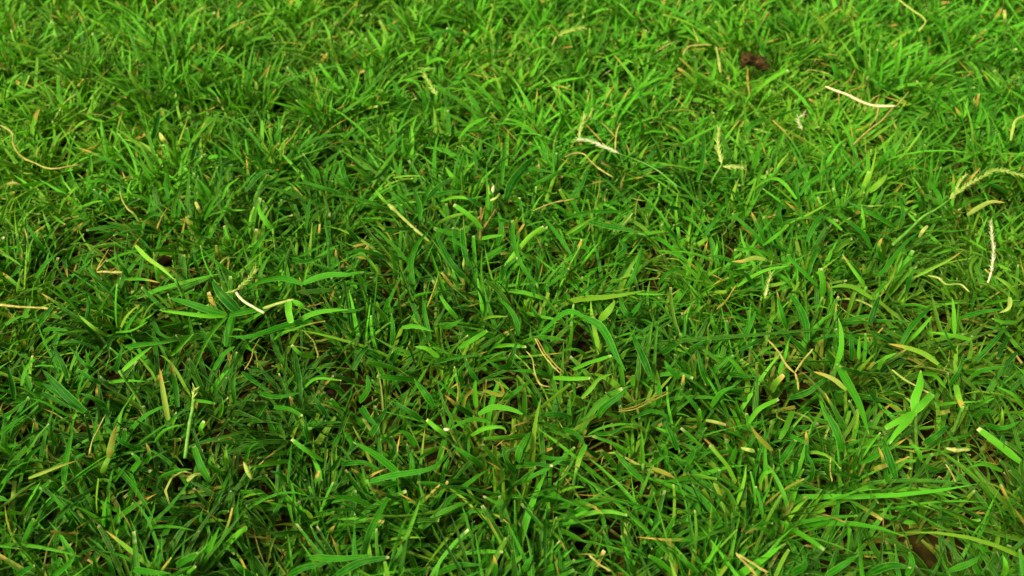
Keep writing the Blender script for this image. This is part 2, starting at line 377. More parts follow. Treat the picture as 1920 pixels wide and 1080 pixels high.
GUIDE = '''
A g 30 860,180 880,100 900,20
A g 22 1850,900 1850,760 1835,680 1830,600
A g 22 1720,680 1735,580 1745,510
A l 25 370,480 355,440 340,380
A L 14 300,615 330,640 365,662
A g 25 260,830 200,740 150,665
A G 18 240,770 270,730 310,680
A g 25 720,960 690,900 650,820
A l 20 1195,500 1195,425
A L 20 1160,550 1110,490
A l 14 1250,520 1280,450 1345,400
A g 22 1920,490 1830,465 1720,430 1640,430
A g 24 1380,480 1440,400 1500,360 1560,370
A l 22 500,390 510,350 505,265
A G 20 660,590 720,540 785,515
A L 20 1300,790 1280,740 1260,670
A g 25 1410,850 1450,770 1520,690
A g 14 1650,860 1790,790 1865,740
A g 22 200,960 260,880 340,810
A y 18 0,660 30,560 70,500 100,470
A g 20 415,1020 460,980 500,960
A l 25 890,990 880,920 870,860
A g 18 720,370 640,320 540,270 440,230
A g 25 850,860 830,800 780,730
A g 25 1120,960 1100,880 1085,810
A g 20 1350,300 1260,330 1240,420
A g 22 620,600 600,540 540,490 500,450
A g 20 1000,620 1010,560 1000,520
A g 22 950,520 930,440 940,370
A g 26 1080,300 1100,220 1130,170
A g 24 800,640 860,600 930,620
A g 26 400,900 360,850 380,960
A g 20 650,700 560,740 420,780
A g 24 1640,860 1720,870 1850,830
A l 18 700,970 800,970 900,990
A g 20 60,960 110,900 120,820
A y 16 0,820 60,850 130,900
A g 22 1330,640 1300,590 1210,560
B g 30 440,640 440,570 420,500 400,445
B g 26 900,440 905,350 918,260 922,180
B d 50 925,530 960,430 1040,330 1110,270
B g 24 600,740 650,760 715,810
B G 30 715,900 690,800 680,680
B G 26 650,840 640,760 630,680
B y 22 540,665 620,620 745,590
B g 32 880,780 900,680 885,590
B g 25 1300,720 1380,660 1450,600
B y 20 1260,720 1340,670 1420,620
B g 24 1290,830 1230,740 1170,660 1130,610
B g 28 1600,1020 1640,960 1670,880 1690,785
B g 30 1380,640 1500,670 1600,690 1700,720
B g 22 1590,590 1450,590 1350,600 1250,640
B G 22 1890,740 1840,690 1800,660
B G 24 1900,575 1820,565
B G 20 1160,1010 1220,960 1280,910
B y 12 290,400 370,390 465,390
B l 26 670,430 620,390 585,340
B l 18 660,180 720,110 820,60
B l 18 1100,110 1120,50 1130,0
B g 22 410,690 290,690 180,720
B g 24 250,855 180,825 100,810 0,830
B L 16 0,950 60,940 125,930
B g 22 450,560 480,490 510,410
B g 34 690,960 650,920 600,850 530,710
B g 30 410,1000 390,880 430,770 500,690
B g 14 1000,390 1060,350 1200,370 1270,370
B g 20 270,330 200,400 80,440
B g 26 250,260 330,180 350,150
B g 26 60,470 20,400 10,330
B g 22 740,260 760,320 745,400
B g 24 1080,440 1170,400 1250,350
B g 24 1290,510 1350,440 1390,330
B G 22 1000,620 1010,580 1000,510
B g 24 1060,960 1090,1080
B g 22 820,640 900,640 960,650
B d 34 1540,860 1600,800 1560,740
B g 24 1800,320 1770,240 1700,330
B l 14 1340,320 1420,250 1480,250
B g 30 340,560 350,620 300,500
B d 30 480,520 560,440 640,400
B g 24 1780,1000 1830,940 1920,900
B g 22 1340,1060 1420,1000 1490,950
B G 24 900,980 930,900 990,850
B g 26 100,760 40,690 30,620
B L 20 560,530 640,510 740,520
B g 24 520,500 620,480 710,480
C G 22 450,770 390,700 320,640 280,600
C g 26 460,760 440,700 410,640 385,590
C L 20 450,780 520,730 595,665
C L 20 520,860 460,820 380,800 290,805
C l 20 310,1010 400,950 500,910 600,897
C G 24 760,1010 690,940 630,880 595,830
C y 28 1070,1080 980,1020 900,1005 820,1020
C g 26 1060,800 1020,720 950,660 875,620
C g 26 1200,680 1120,630 1020,580 930,535
C g 24 650,560 640,450 640,340
C g 22 660,500 700,440 790,370 850,340
C l 14 690,530 740,490 840,475
C l 16 620,600 560,540 450,460
C l 20 640,520 570,430 510,400 440,430 380,490
C g 20 170,420 250,405 330,400
C l 20 960,450 1000,390 1040,340
C y 18 1000,220 1100,150 1210,70
C y 34 1050,480 1110,430 1150,380
C y 12 1140,425 1230,430 1300,455
C g 24 1340,580 1330,520 1300,470
C g 24 1100,960 1180,860 1260,760 1340,700
C g 30 700,760 740,670 790,600
C g 24 1260,1040 1280,960 1310,900
C l 18 0,620 60,650 120,720
C l 12 60,140 150,60 180,40
C l 18 0,210 150,130 260,80
C g 20 1660,650 1640,600 1620,560
C l 18 1900,690 1850,650 1800,600
C y 26 1880,1060 1830,1000 1750,950
C l 10 1500,300 1560,300 1640,320
C l 14 1470,220 1520,230 1530,290
C l 20 1470,320 1450,270
C g 26 560,680 540,600 560,520
C g 24 110,740 180,640 220,560
C g 28 80,420 110,300 120,150
C g 24 860,470 900,400 1000,330
C g 26 1450,580 1440,500 1380,420
C g 24 1220,690 1240,600 1220,510
C g 26 1830,500 1760,450 1690,430
C l 20 1880,840 1800,800 1700,820
C g 26 1130,870 1100,800 1120,740
C G 22 1000,960 960,900 900,850
C g 24 400,1000 350,940 300,930
C g 28 700,960 720,880 760,800
C g 24 960,850 1000,820 1060,840
C y 18 1660,840 1620,900 1640,980
C l 18 1870,430 1760,420 1680,460
C g 26 330,900 220,850 140,840
C g 22 1090,360 1130,280 1180,230
C g 24 340,160 380,110 470,60
C g 24 560,420 640,370 720,330
C l 16 1920,760 1860,720 1800,720
D g 32 320,850 290,790 283,720
D G 42 1180,1060 1140,990 1110,920 1090,860
D g 30 130,1010 150,930 200,880 250,850
D g 22 0,790 80,730 150,680
D g 20 20,700 100,640 170,590
D g 16 380,690 260,620 170,590
D g 30 80,600 60,480 40,400
D l 20 120,520 140,440 180,380 220,365
D d 28 380,480 350,400 300,300
D G 24 570,510 510,480 440,430
D l 20 610,500 700,490 820,495
D y 10 590,460 600,400 620,355
D y 22 600,240 520,190 440,120
D g 20 700,220 740,150 790,90
D g 28 650,440 670,370 690,290
D g 28 700,300 850,280 1000,265
D g 18 560,320 450,275 350,268
D g 20 540,430 480,400 390,300
D L 26 960,350 1020,290 1080,225
D g 12 960,360 920,300 870,240
D g 30 1220,360 1170,270 1120,180
D g 20 930,750 1000,680 1080,640
D l 20 870,840 930,770 1040,735
D g 32 1000,640 980,500 960,400
D L 30 1820,940 1720,880 1640,820
D l 26 1620,940 1500,965 1380,980
D g 16 1620,1070 1630,960 1640,840
D d 32 1690,610 1680,480 1660,330
D g 28 1840,690 1790,620 1750,560
D l 12 1540,260 1600,215 1680,205
D l 16 1700,540 1780,480 1920,490
D l 20 1230,700 1250,640 1247,575
D y 30 1280,960 1270,920 1270,870
D g 24 1610,1060 1580,1020 1520,1000
D g 26 790,880 680,830 580,740
D g 22 1020,810 1100,730 1160,680
D g 24 1380,950 1400,870 1450,840
D p 10 1740,315 1680,300 1610,300
D g 24 240,210 300,200 380,210
D g 26 60,900 40,860 120,850
D g 30 740,1000 780,940 740,900
D g 26 900,1040 1000,1000 1080,990
D g 30 1460,560 1560,580 1680,560
D g 28 1360,440 1440,500 1540,560
D G 26 1540,640 1620,650 1700,690
D g 26 1320,620 1310,520 1330,420
D g 26 600,640 520,590 440,560
D g 28 280,1000 350,960 480,900
D g 26 820,960 840,900 820,840
D L 20 1100,600 1160,610 1210,620
D g 24 1260,1020 1180,960 1200,900
D g 26 1880,860 1920,780
D L 30 1140,800 1130,760 1150,720
D d 30 230,560 330,610 400,650
D g 30 220,170 260,120 300,60
D g 24 480,170 500,80 490,20
D g 26 860,160 900,230 960,250
D l 14 650,220 740,210 830,160
D g 26 1200,430 1260,340 1320,300
D g 20 640,1060 680,1000 720,960
D g 30 1740,830 1720,760 1720,690
D g 30 1860,1000 1900,940 1920,900
D L 26 1770,360 1690,340 1640,290
E L 30 660,310 740,260 820,210
E g 30 990,240 990,170 950,90 880,20
E g 40 520,640 470,560 410,480
E g 34 740,690 660,640 580,570
E g 34 450,710 370,660 280,605
E g 34 170,800 210,720 260,640
E g 34 100,610 150,540 145,460
E g 44 110,640 150,700 190,740
E g 24 0,100 100,95
E g 28 280,280 290,200 280,110
E g 24 300,390 310,340 325,300
E l 26 340,190 420,185 520,215
E l 30 550,360 480,310 410,300
E g 20 530,390 640,360 800,345
E g 14 760,380 840,350 915,325
E G 34 430,485 300,475 200,465
E g 30 680,520 670,440 690,395
E l 32 760,640 750,540 755,490
E g 26 770,500 720,430 690,360
E d 36 930,430 960,350 990,270
E g 28 960,420 880,410 800,360
E g 28 1130,170 1100,130 1060,60
E L 24 1300,430 1390,390 1460,370 1520,350
E y 26 1350,590 1400,540 1450,480 1530,450
E l 20 1380,350 1320,315 1250,320
E L 28 1190,475 1300,480 1400,475
E g 26 1180,470 1100,440 950,435
E g 26 910,600 980,550 1040,500
E l 34 770,680 850,640 950,650 1020,680
E G 24 1000,960 1100,960 1190,970
E g 40 990,950 1010,870 1060,780
E g 34 970,1000 930,940 900,840
E L 24 540,870 480,900 430,930
E g 34 800,980 720,920 620,850
E L 26 1050,795 920,810 800,820
E L 30 600,800 540,760 480,710
E g 26 1420,790 1520,780 1620,730
E g 40 1440,700 1480,640 1560,580 1620,520
E L 26 1640,520 1640,460
E d 40 1740,470 1700,370 1640,240
E g 34 1780,640 1790,560 1780,490
E l 12 1680,490 1720,520 1750,545
E g 24 1640,700 1740,660 1830,690 1820,730
E g 28 1740,960 1790,930 1840,900
E g 34 1660,130 1600,110 1560,20
E g 26 1620,130 1670,70 1690,40
E y 44 1450,150 1500,100 1540,40
E g 30 500,260 470,130 455,20
E l 28 650,140 600,80 550,10
E l 24 1590,910 1540,860 1500,820
E g 28 1800,340 1880,290 1920,280
E d 30 260,940 300,880 280,800
E l 24 700,830 720,780 700,750
E l 26 730,800 800,760 900,750 930,780
E L 24 860,300 940,290 1040,300
E g 30 1300,700 1200,680 1050,690
E g 30 1100,640 1080,580 1060,560
E g 26 1100,910 1180,930 1290,920
E d 30 1450,920 1400,890 1360,850
E g 28 1900,480 1840,420 1820,380
E l 30 1900,760 1840,780 1760,750
E g 30 20,780 60,850 30,900
E g 36 420,860 370,790 320,770
E g 30 0,960 120,950 210,990
E g 28 390,1040 400,960 390,900
E g 26 600,1020 580,980 600,930
E L 26 820,1000 810,1040 800,1060
E g 30 1240,760 1330,800 1390,900
E g 26 1560,960 1560,1020 1600,1060
E g 34 1700,1060 1600,960 1530,880
E l 20 1040,110 1120,130 1230,150
E d 34 60,430 110,340 160,290
E g 34 230,370 160,330 60,330
E g 30 560,190 620,180 690,140
E l 26 1130,60 1140,130 1120,200
E g 30 1890,880 1860,800 1820,720
E y 20 780,150 840,130 940,130
F g 28 320,290 370,200 410,100
F d 36 150,520 110,420 85,320
F l 30 360,490 300,400 240,350
F g 30 590,200 560,110 530,10
F g 40 700,260 690,160 650,70 600,0
F l 18 700,90 760,70 820,85
F d 34 1050,180 1080,90 1110,10
F g 28 1200,280 1120,240 1030,200
F g 30 1220,300 1290,180 1410,65
F l 24 1240,290 1320,220 1400,130
F g 18 1540,340 1500,270 1470,200
F l 24 1620,260 1500,235 1380,215
F g 28 1650,380 1740,280 1830,180
F l 24 1530,230 1525,100 1515,20
F l 24 1100,430 1130,370 1200,335
F g 28 950,380 950,300 945,210
F l 20 990,370 995,240
F g 34 600,590 700,560 780,500 850,450
F L 36 620,660 590,740 550,820
F L 30 370,730 430,650 540,595
F Y 40 500,550 530,500 570,460
F g 30 110,690 60,620 0,560
F g 34 890,890 880,820 830,710 780,630
F g 28 700,950 700,850 695,780
F G 36 550,950 590,890 635,825
F g 28 1000,960 1130,890 1260,815
F g 44 1200,1040 1160,920 1120,805
F g 26 1150,1060 1130,950 1100,860
F l 26 1340,940 1320,880 1275,840
F g 30 1330,930 1310,1010
F g 34 1360,840 1430,800 1490,745
F L 44 1900,950 1750,830 1660,760
F l 26 1350,450 1420,460 1480,530
F g 26 1500,520 1560,430 1580,340
F l 22 1920,640 1860,570 1760,520
F l 20 1640,640 1700,610 1750,590
F l 16 1430,630 1530,615 1660,610
F y 20 1790,760 1800,700 1795,640
F Y 26 300,1060 250,970 200,910 150,855
F L 26 430,1070 460,1010 500,1000
F g 26 720,1060 730,980 700,900
F l 26 1800,1000 1700,960 1600,980
F g 18 730,270 820,240 900,240
F g 30 160,640 220,560 300,520
F g 30 260,450 330,460 420,470
F L 26 90,760 95,700 93,650
F g 28 30,960 60,880 20,850
F g 30 400,920 370,870 420,800
F g 26 620,1040 640,960 600,930
F g 28 840,1040 800,980 840,950
F g 26 1000,1040 900,1010 820,1000
F l 26 1240,760 1180,700 1100,620
F g 26 1050,540 1100,620 1150,660
F g 26 900,620 860,560 920,550
F g 26 1000,450 930,430 880,410
F g 26 1620,470 1700,430 1820,410
F g 26 1560,140 1700,100 1820,90
F l 20 1700,60 1800,40 1900,40
F g 26 1880,330 1820,400 1800,480
F G 28 1830,240 1790,320 1770,370
F g 30 1700,740 1800,760 1900,720
F g 30 1450,1000 1380,980 1350,930
F l 16 1620,790 1540,810 1440,840
F g 28 1640,700 1700,660 1780,680
F g 34 1780,900 1800,840 1800,790
F g 26 450,250 400,280 300,330
F l 20 560,290 480,310 400,370
F g 26 200,230 170,170 160,110
F g 30 30,330 90,290 150,260
F l 26 1880,160 1800,160 1740,140
G l 16 735,340 760,300 780,250
G l 16 810,320 805,280
G l 14 1200,610 1220,530
G l 10 1720,625 1600,580 1530,560
G l 14 800,690 850,660 915,640
G l 18 570,360 640,320 700,340
G l 18 880,470 930,440 1000,420
G l 18 1600,380 1570,330 1560,300
G g 30 450,560 420,500 400,440
G g 24 1480,260 1500,200 1495,150
G g 20 1640,270 1610,210 1580,170
G g 20 360,110 420,160 460,220
G g 22 980,180 970,250 940,340
G l 16 1740,100 1735,50 1750,0
G g 20 1000,100 960,50 930,20
G g 22 600,200 700,170 760,200
G g 24 850,240 810,200 780,160
H l 12 690,190 730,100 742,0
H l 10 320,60 380,75 440,110
H g 22 570,180 530,130 500,90
H g 22 690,200 640,120 590,60
H g 20 530,350 500,280 470,220
H g 22 1280,240 1310,180 1350,130
H g 20 560,640 640,610 700,590
H l 14 400,560 440,490 510,450
H l 10 140,670 190,640 235,620
H l 18 1465,570 1530,600
H l 12 1340,390 1400,360 1470,350
H g 24 1240,430 1180,470 1120,440
H l 10 1920,300 1860,340 1820,360
H g 20 1400,640 1440,560 1480,470
H g 20 1640,560 1620,480 1600,400
H l 14 1460,620 1530,590
H l 12 1100,690 1180,670 1230,650
H g 24 900,440 890,380 860,330
H g 24 1040,330 1010,260 1000,200
H g 22 1500,240 1480,160 1420,110
I g 26 60,100 90,80 130,60
I g 22 360,100 355,60 350,10
I G 30 660,60 700,40 740,20
I g 26 500,75 560,85 640,90
I g 30 940,100 900,70 860,30
I g 26 1080,100 1140,70 1240,50
I g 26 1160,30 1280,35 1400,20
I g 30 1260,100 1350,50 1460,30
I g 24 1640,90 1720,60 1810,60
I g 22 1850,100 1860,60 1850,20
I g 24 200,100 260,50 280,20
I L 14 700,90 720,75 735,65
J G 20 700,90 650,50 630,15
J g 26 780,100 800,60 800,20
J g 26 1180,100 1240,60 1300,20
J g 30 1050,90 1100,60 1090,20
J g 26 460,90 440,50 420,20
J g 24 1480,100 1500,50 1490,10
J g 26 40,90 60,50 80,20
J g 30 1340,90 1420,60 1500,70
J g 24 1640,80 1720,50 1760,20
J l 24 1840,100 1850,60 1840,20
'''

# ------------------------------------------------------------------ objects
def tag(o, label=None, cat=None, group=None, kind=None):
    if label: o['label'] = label
    if cat: o['category'] = cat
    if group: o['group'] = group
    if kind: o['kind'] = kind
    return o

MASK_W, MASK_H = 640, 360
occ = np.zeros((MASK_H, MASK_W))          # distance of the traced things, for keeping random blades off them
occp = np.zeros((MASK_H, MASK_W))
def stamp(P, wpx, prob):
    x, y, dz = project(resample(P, 40))
    x, y = x / 3, y / 3
    r = max(0.8, wpx / 6)
    for a, b, d in zip(x, y, dz):
        x0, x1 = int(max(0, a - r)), int(min(MASK_W - 1, a + r))
        y0, y1 = int(max(0, b - r)), int(min(MASK_H - 1, b + r))
        if x1 < x0 or y1 < y0: continue
        occ[y0:y1 + 1, x0:x1 + 1] = np.maximum(occ[y0:y1 + 1, x0:x1 + 1], d)
        occp[y0:y1 + 1, x0:x1 + 1] = np.maximum(occp[y0:y1 + 1, x0:x1 + 1], prob)

def tube_arrays(P, R, sides=6):
    k = len(P)
    T = nrm(np.gradient(P, axis=0))
    ref = np.array([0, 0, 1.0]) if abs(T[0][2]) < 0.9 else np.array([1.0, 0, 0])
    A = nrm(np.cross(T, ref)); B = np.cross(T, A)
    th = np.linspace(0, 2 * math.pi, sides, endpoint=False)
    V = P[:, None] + R[:, None, None] * (A[:, None] * np.cos(th)[None, :, None] + B[:, None] * np.sin(th)[None, :, None])
    idx = np.arange(k * sides).reshape(k, sides)
    q = np.stack([idx[:-1], np.roll(idx, -1, 1)[:-1], np.roll(idx, -1, 1)[1:], idx[1:]], -1).reshape(-1, 4)
    caps = []
    for row, flip in ((idx[0], False), (idx[-1], True)):
        r = row if flip else row[::-1]
        for j in range(1, sides - 2 + 1, 2):
            caps.append([r[0], r[j], r[(j + 1) % sides], r[(j + 2) % sides]] if j + 2 < sides else [r[0], r[j], r[j + 1], r[0]])
    caps = [c for c in caps if len(set(c)) == 4]
    q = np.concatenate([q, np.array(caps, dtype=int)]) if caps else q
    return V.reshape(-1, 3), q

def make_obj(name, V, Q, mat, attrs, origin, parent=None, wob=None):
    me = mesh_from(name, V - origin, Q, mat, attrs)
    o = bpy.data.objects.new(name, me)
    COL.objects.link(o)
    if parent is not None:
        o.parent = parent
        o.location = Vector(origin) - parent.location
    else:
        o.location = origin
    return o

def build_part(part, parent, rs):
    """part = (name, type, colour, width, region, points, z0, z1)"""
    nm, typ, colr, w, reg, pts = part[:6]
    z0, z1 = (part[6], part[7]) if len(part) > 7 else (0.036, 0.040)
    if typ in ('leaf', 'cutleaf'):
        blunt = 1.0 if typ == 'cutleaf' else 0.0
        c = ccol(colr, rs) if isinstance(colr, str) else colr
        (V, Q, A), P = leaf_arrays(reg, pts, w, c, z0, z1, 14, None if w < 30 else rs.uniform(-0.3, 0.3), blunt, rs, 0.002)
        stamp(P, w / REG[reg][2], 1.0)
        return make_obj(nm, V, Q, M_GRASS, A, P[0], parent), P
    if typ in ('stem', 'taper'):
        P, sc = traced_spine(reg, pts, z0, z1, 22, 0.0)
        _, _, dz = project(P)
        R = (w / sc) / F * dz * 0.5
        if colr in ('white', 'straw', 'tan', 'brown', 'olive') and w > 7:
            q_ = np.linspace(0, 1, 22)
            for c_ in rs.uniform(0.12, 0.9, 2): R = R * (1 + 0.35 * np.exp(-((q_ - c_) / 0.03) ** 2))
            R = R * (1 + 0.22 * (resample(rs.normal(0, 1, (6, 3)), 22)[:, 0]) * 0.5)
            R = R * np.clip(np.minimum(q_, 1 - q_) * 9 + 0.45, 0, 1)
        jit = 1 + 0.05 * np.sin(np.linspace(0, rs.uniform(12, 26), 22) + rs.uniform(0, 6))
        R = R * jit
        if typ == 'taper': R = R * np.linspace(1.1, 0.35, 22)
        P2 = P + np.cumsum(rs.normal(0, 0.00006, P.shape), 0)
        V, Q = tube_arrays(P2, R, 6)
        stamp(P, w / sc, 0.93)
        return make_obj(nm, V, Q, M[colr], None, P[0], parent), P
    if typ == 'spike':
        P, sc = traced_spine(reg, pts, z0, z1, 26, 0.0)
        _, _, dz = project(P)
        wid = (w / sc) / F * dz.mean()
        parts = [tube_arrays(P, np.full(26, wid * 0.17), 5)]
        T = nrm(np.gradient(P, axis=0))
        view = nrm(P - CP)
        S = nrm(np.cross(T, view))
        L = np.linalg.norm(np.diff(P, axis=0), axis=1).sum()
        n = max(6, int(L / (wid * 0.36)))
        for i in range(n):
            t = (i + 0.5) / n; j = t * 25; a = int(j)
            p = P[a] + (P[min(a + 1, 25)] - P[a]) * (j - a)
            side = S[a] * (1 if i % 2 else -1) * rs.uniform(0.30, 0.85) + np.cross(T[a], S[a]) * rs.uniform(-0.4, 0.5)
            d = nrm(T[a] + side)
            ll = wid * rs.uniform(1.1, 1.9); rr = wid * rs.uniform(0.15, 0.22) * (1 - 0.35 * t)
            q = np.stack([p + d * ll * s for s in (0, 0.3, 0.65, 1.0)])
            parts.append(tube_arrays(q, rr * np.array([0.5, 1.0, 0.8, 0.12]), 5))
        V = []; Q = []; off = 0
        for v, q in parts:
            V.append(v); Q.append(q + off); off += len(v)
        stamp(P, w / sc + 3, 1.0)
        return make_obj(nm, np.concatenate(V), np.concatenate(Q), M[colr], None, P[0], parent), P
    if typ == 'bud':
        P, sc = traced_spine(reg, pts, z0, z1, 12, 0.0)
        _, _, dz = project(P)
        s = np.linspace(0, 1, 12)
        R = (w / sc) / F * dz * 0.5 * np.clip(np.sin(math.pi * (0.08 + 0.9 * s)) ** 0.7, 0.08, 1)
        V, Q = tube_arrays(P, R, 8)
        stamp(P, w / sc + 2, 1.0)
        return make_obj(nm, V, Q, M[colr], None, P[0], parent), P
    raise ValueError(typ)

THINGS = []
def T(name, label, cat, group, *parts):
    THINGS.append((name, label, cat, group, parts))

GS, GH, GD, GT, GB = ('dry straw stems lying on the grass', 'grass seed heads', 'dead and yellowed grass leaves', 'broad leaved grass shoots', 'large single grass blades')
# --- straw
T('straw_stem', 'pale tan straw stem curling down and right at the left edge', 'straw', GS, ('s', 'stem', 'straw', 11, 'A', '0,105 40,125 75,155 72,200 95,255 140,295 200,320 250,345 310,352 370,340 455,325', 0.040, 0.038))
T('straw_stem', 'thin brown straw strand leaning right in dark green grass, upper left of centre', 'straw', GS, ('s', 'taper', 'tan', 9, 'A', '1590,280 1605,215 1640,180 1665,130 1695,65', 0.034, 0.046))
T('straw_stem', 'short orange brown stalk curved among dark green blades on the left', 'straw', GS, ('s', 'taper', 'tan', 11, 'A', '885,690 905,620 940,565', 0.034, 0.042))
T('forked_straw', 'tan straw with two prongs and a flat foot above a dark hollow at left', 'straw', GS, ('prong', 'taper', 'tan', 13, 'A', '545,925 575,860 610,800', 0.034, 0.042), ('prong', 'taper', 'straw', 10, 'A', '545,925 570,895 600,860', 0.034, 0.040), ('foot', 'stem', 'straw', 13, 'A', '545,928 600,930 690,932', 0.034, 0.034))
T('straw_stem', 'thin pale zigzag stem above the dark hollow at left', 'straw', GS, ('s', 'stem', 'straw', 8, 'A', '675,475 690,530 720,580 755,610', 0.042, 0.036))
T('straw_stem', 'long pale straw lying level at the left border of the lawn', 'straw', GS, ('s', 'stem', 'straw', 15, 'D', '-40,62 0,65 100,75 200,80 300,90', 0.038, 0.038))
T('straw_stem', 'thin upright pale straw leaning right at lower left beside an orange leaf', 'straw', GS, ('s', 'taper', 'straw', 11, 'D', '500,915 520,830 560,750 600,685', 0.034, 0.044))
T('straw_stem', 'slim tan strand bowed under the long leaf, left of centre', 'straw', GS, ('s', 'taper', 'tan', 9, 'D', '1375,430 1410,380 1430,310 1465,250', 0.034, 0.040))
T('double_straw', 'pair of parallel tan straws slanting down in the lower middle', 'straw', GS, ('strand', 'stem', 'straw', 8, 'E', '1088,252 1128,330 1185,405 1240,458', 0.042, 0.036), ('strand', 'stem', 'tan', 8, 'E', '1098,250 1142,325 1200,398 1252,452', 0.042, 0.036))
T('straw_stem', 'thin crooked yellow straw hooked to the right below the paired straws', 'straw', GS, ('s', 'stem', 'straw', 9, 'E', '1040,325 1075,370 1090,450 1120,515 1180,530', 0.042, 0.036))
T('double_straw', 'two brown straws crossing nearly level in the lower middle right', 'straw', GS, ('strand', 'stem', 'tan', 7, 'E', '1560,664 1650,650 1740,606 1840,558', 0.036, 0.038), ('strand', 'stem', 'brown', 7, 'E', '1560,655 1650,640 1740,596 1835,550', 0.036, 0.038))
T('straw_stem', 'short thin brown straw upright beside a brown stub, lower middle', 'straw', GS, ('s', 'stem', 'tan', 8, 'E', '650,620 655,560 650,500', 0.034, 0.040))
T('forked_straw', 'pale yellow Y shaped straw standing in the lower right grass', 'straw', GS, ('prong', 'stem', 'straw', 12, 'F', '630,450 580,400 540,330 480,260', 0.040, 0.044), ('prong', 'stem', 'straw', 12, 'F', '632,447 680,370 730,310', 0.040, 0.044), ('foot', 'stem', 'straw', 12, 'F', '650,545 645,500 630,450', 0.034, 0.040))
T('straw_stem', 'short orange strand tilted right above the Y shaped straw', 'straw', GS, ('s', 'stem', 'tan', 10, 'F', '190,90 230,50 265,5 300,-45', 0.036, 0.040))
T('straw_stem', 'very thin pale straw hanging near the bottom, right of centre', 'straw', GS, ('s', 'stem', 'straw', 8, 'F', '835,920 830,990 840,1060', 0.040, 0.036))
T('straw_stem', 'pale tan straw slanting near the bottom, far right', 'straw', GS, ('s', 'stem', 'straw', 10, 'F', '1480,960 1510,1010 1530,1060', 0.040, 0.036))
T('straw_stem', 'bent tan stem arched like a hook under the white seed spike', 'straw', GS, ('s', 'stem', 'straw', 10, 'B', '1260,282 1300,265 1360,262 1400,300 1450,345 1530,392', 0.042, 0.036))
T('forked_straw', 'upright tan twig with a side prong behind the white seed spike', 'straw', GS, ('prong', 'stem', 'straw', 11, 'B', '1540,240 1550,150 1570,90', 0.038, 0.046), ('prong', 'taper', 'straw', 8, 'B', '1540,170 1500,120 1455,85', 0.040, 0.046))
T('straw_stem', 'short tan stalk leaning left at the tip of the white seed spike', 'straw', GS, ('s', 'taper', 'tan', 12, 'B', '1465,195 1420,150 1370,100', 0.038, 0.044))
T('straw_stem', 'small thin straw lying slanted right of the brown stem clump', 'straw', GS, ('s', 'stem', 'straw', 9, 'B', '1080,585 1150,555 1220,535 1310,520', 0.040, 0.040))
T('branched_straw', 'thick bleached straw stalk with fine branches lying at upper right', 'straw', GS,
  ('stalk', 'stem', 'white', 15, 'H', '835,470 880,490 950,515 1010,545 1080,572 1150,578 1225,575', 0.042, 0.042),
  ('branch', 'taper', 'straw', 9, 'H', '1225,575 1260,540 1290,500', 0.042, 0.046),
  ('branch', 'taper', 'straw', 12, 'H', '1205,585 1150,650 1090,695', 0.041, 0.036),
  ('branch', 'taper', 'straw', 12, 'H', '1128,585 1115,640 1075,695', 0.041, 0.036),
  ('branch', 'taper', 'tan', 9, 'H', '910,505 914,570', 0.041, 0.036),
  ('branch', 'taper', 'tan', 9, 'H', '930,470 970,430 1000,370', 0.038, 0.044),
  ('branch', 'taper', 'straw', 9, 'H', '1048,605 1090,545 1135,520', 0.038, 0.044),
  ('branch', 'taper', 'tan', 8, 'H', '960,500 1010,480 1060,465', 0.041, 0.044))
T('straw_stem', 'upright yellow straw directly below the brown dirt clod', 'straw', GS, ('s', 'stem', 'tan', 11, 'H', '415,370 413,430 425,520', 0.044, 0.038))
T('branched_straw', 'yellow straw strands crossing left of the brown dirt clod', 'straw', GS, ('strand', 'stem', 'straw', 13, 'H', '60,300 90,255 150,245 220,245', 0.040, 0.042), ('strand', 'stem', 'olive', 15, 'H', '240,255 255,330 265,400', 0.042, 0.036), ('strand', 'taper', 'straw', 9, 'H', '145,235 130,190 115,150', 0.041, 0.045), ('strand', 'taper', 'tan', 9, 'H', '240,270 300,262 310,255', 0.041, 0.041))
T('straw_stem', 'pale green stem bent sharply near the upper right of the lawn', 'straw', GS, ('s', 'stem', 'seed', 11, 'H', '1225,-10 1300,50 1370,100 1380,130 1345,170', 0.044, 0.038))
T('straw_stem', 'straight tan straw slanting down right at the bottom edge, right of centre', 'straw', GS, ('s', 'stem', 'straw', 11, 'J', '840,12 880,55 925,100', 0.040, 0.036))
T('straw_stem', 'straw crossing just above the straight tan straw at the bottom edge', 'straw', GS, ('s', 'stem', 'straw', 11, 'J', '850,18 900,50 960,88', 0.041, 0.038))
T('straw_stem', 'yellow straw bending down at the bottom edge near the middle', 'straw', GS, ('s', 'stem', 'straw', 9, 'J', '290,20 320,50 370,85', 0.040, 0.038))
T('straw_stem', 'twisted yellow green runner at the right, beside the white seed spike', 'straw', GS, ('s', 'stem', 'olive', 11, 'C', '1380,950 1440,965 1480,1000 1560,1002 1610,1045', 0.040, 0.036))
T('straw_stem', 'short orange straw lying level at far upper right', 'straw', GS, ('s', 'taper', 'tan', 9, 'H', '5,430 40,410 80,390', 0.040, 0.040))
T('straw_stem', 'curved yellow straw rising towards the branched bleached stalk, upper right', 'straw', GS, ('s', 'taper', 'straw', 13, 'C', '960,215 1050,130 1130,70 1175,10', 0.036, 0.042))
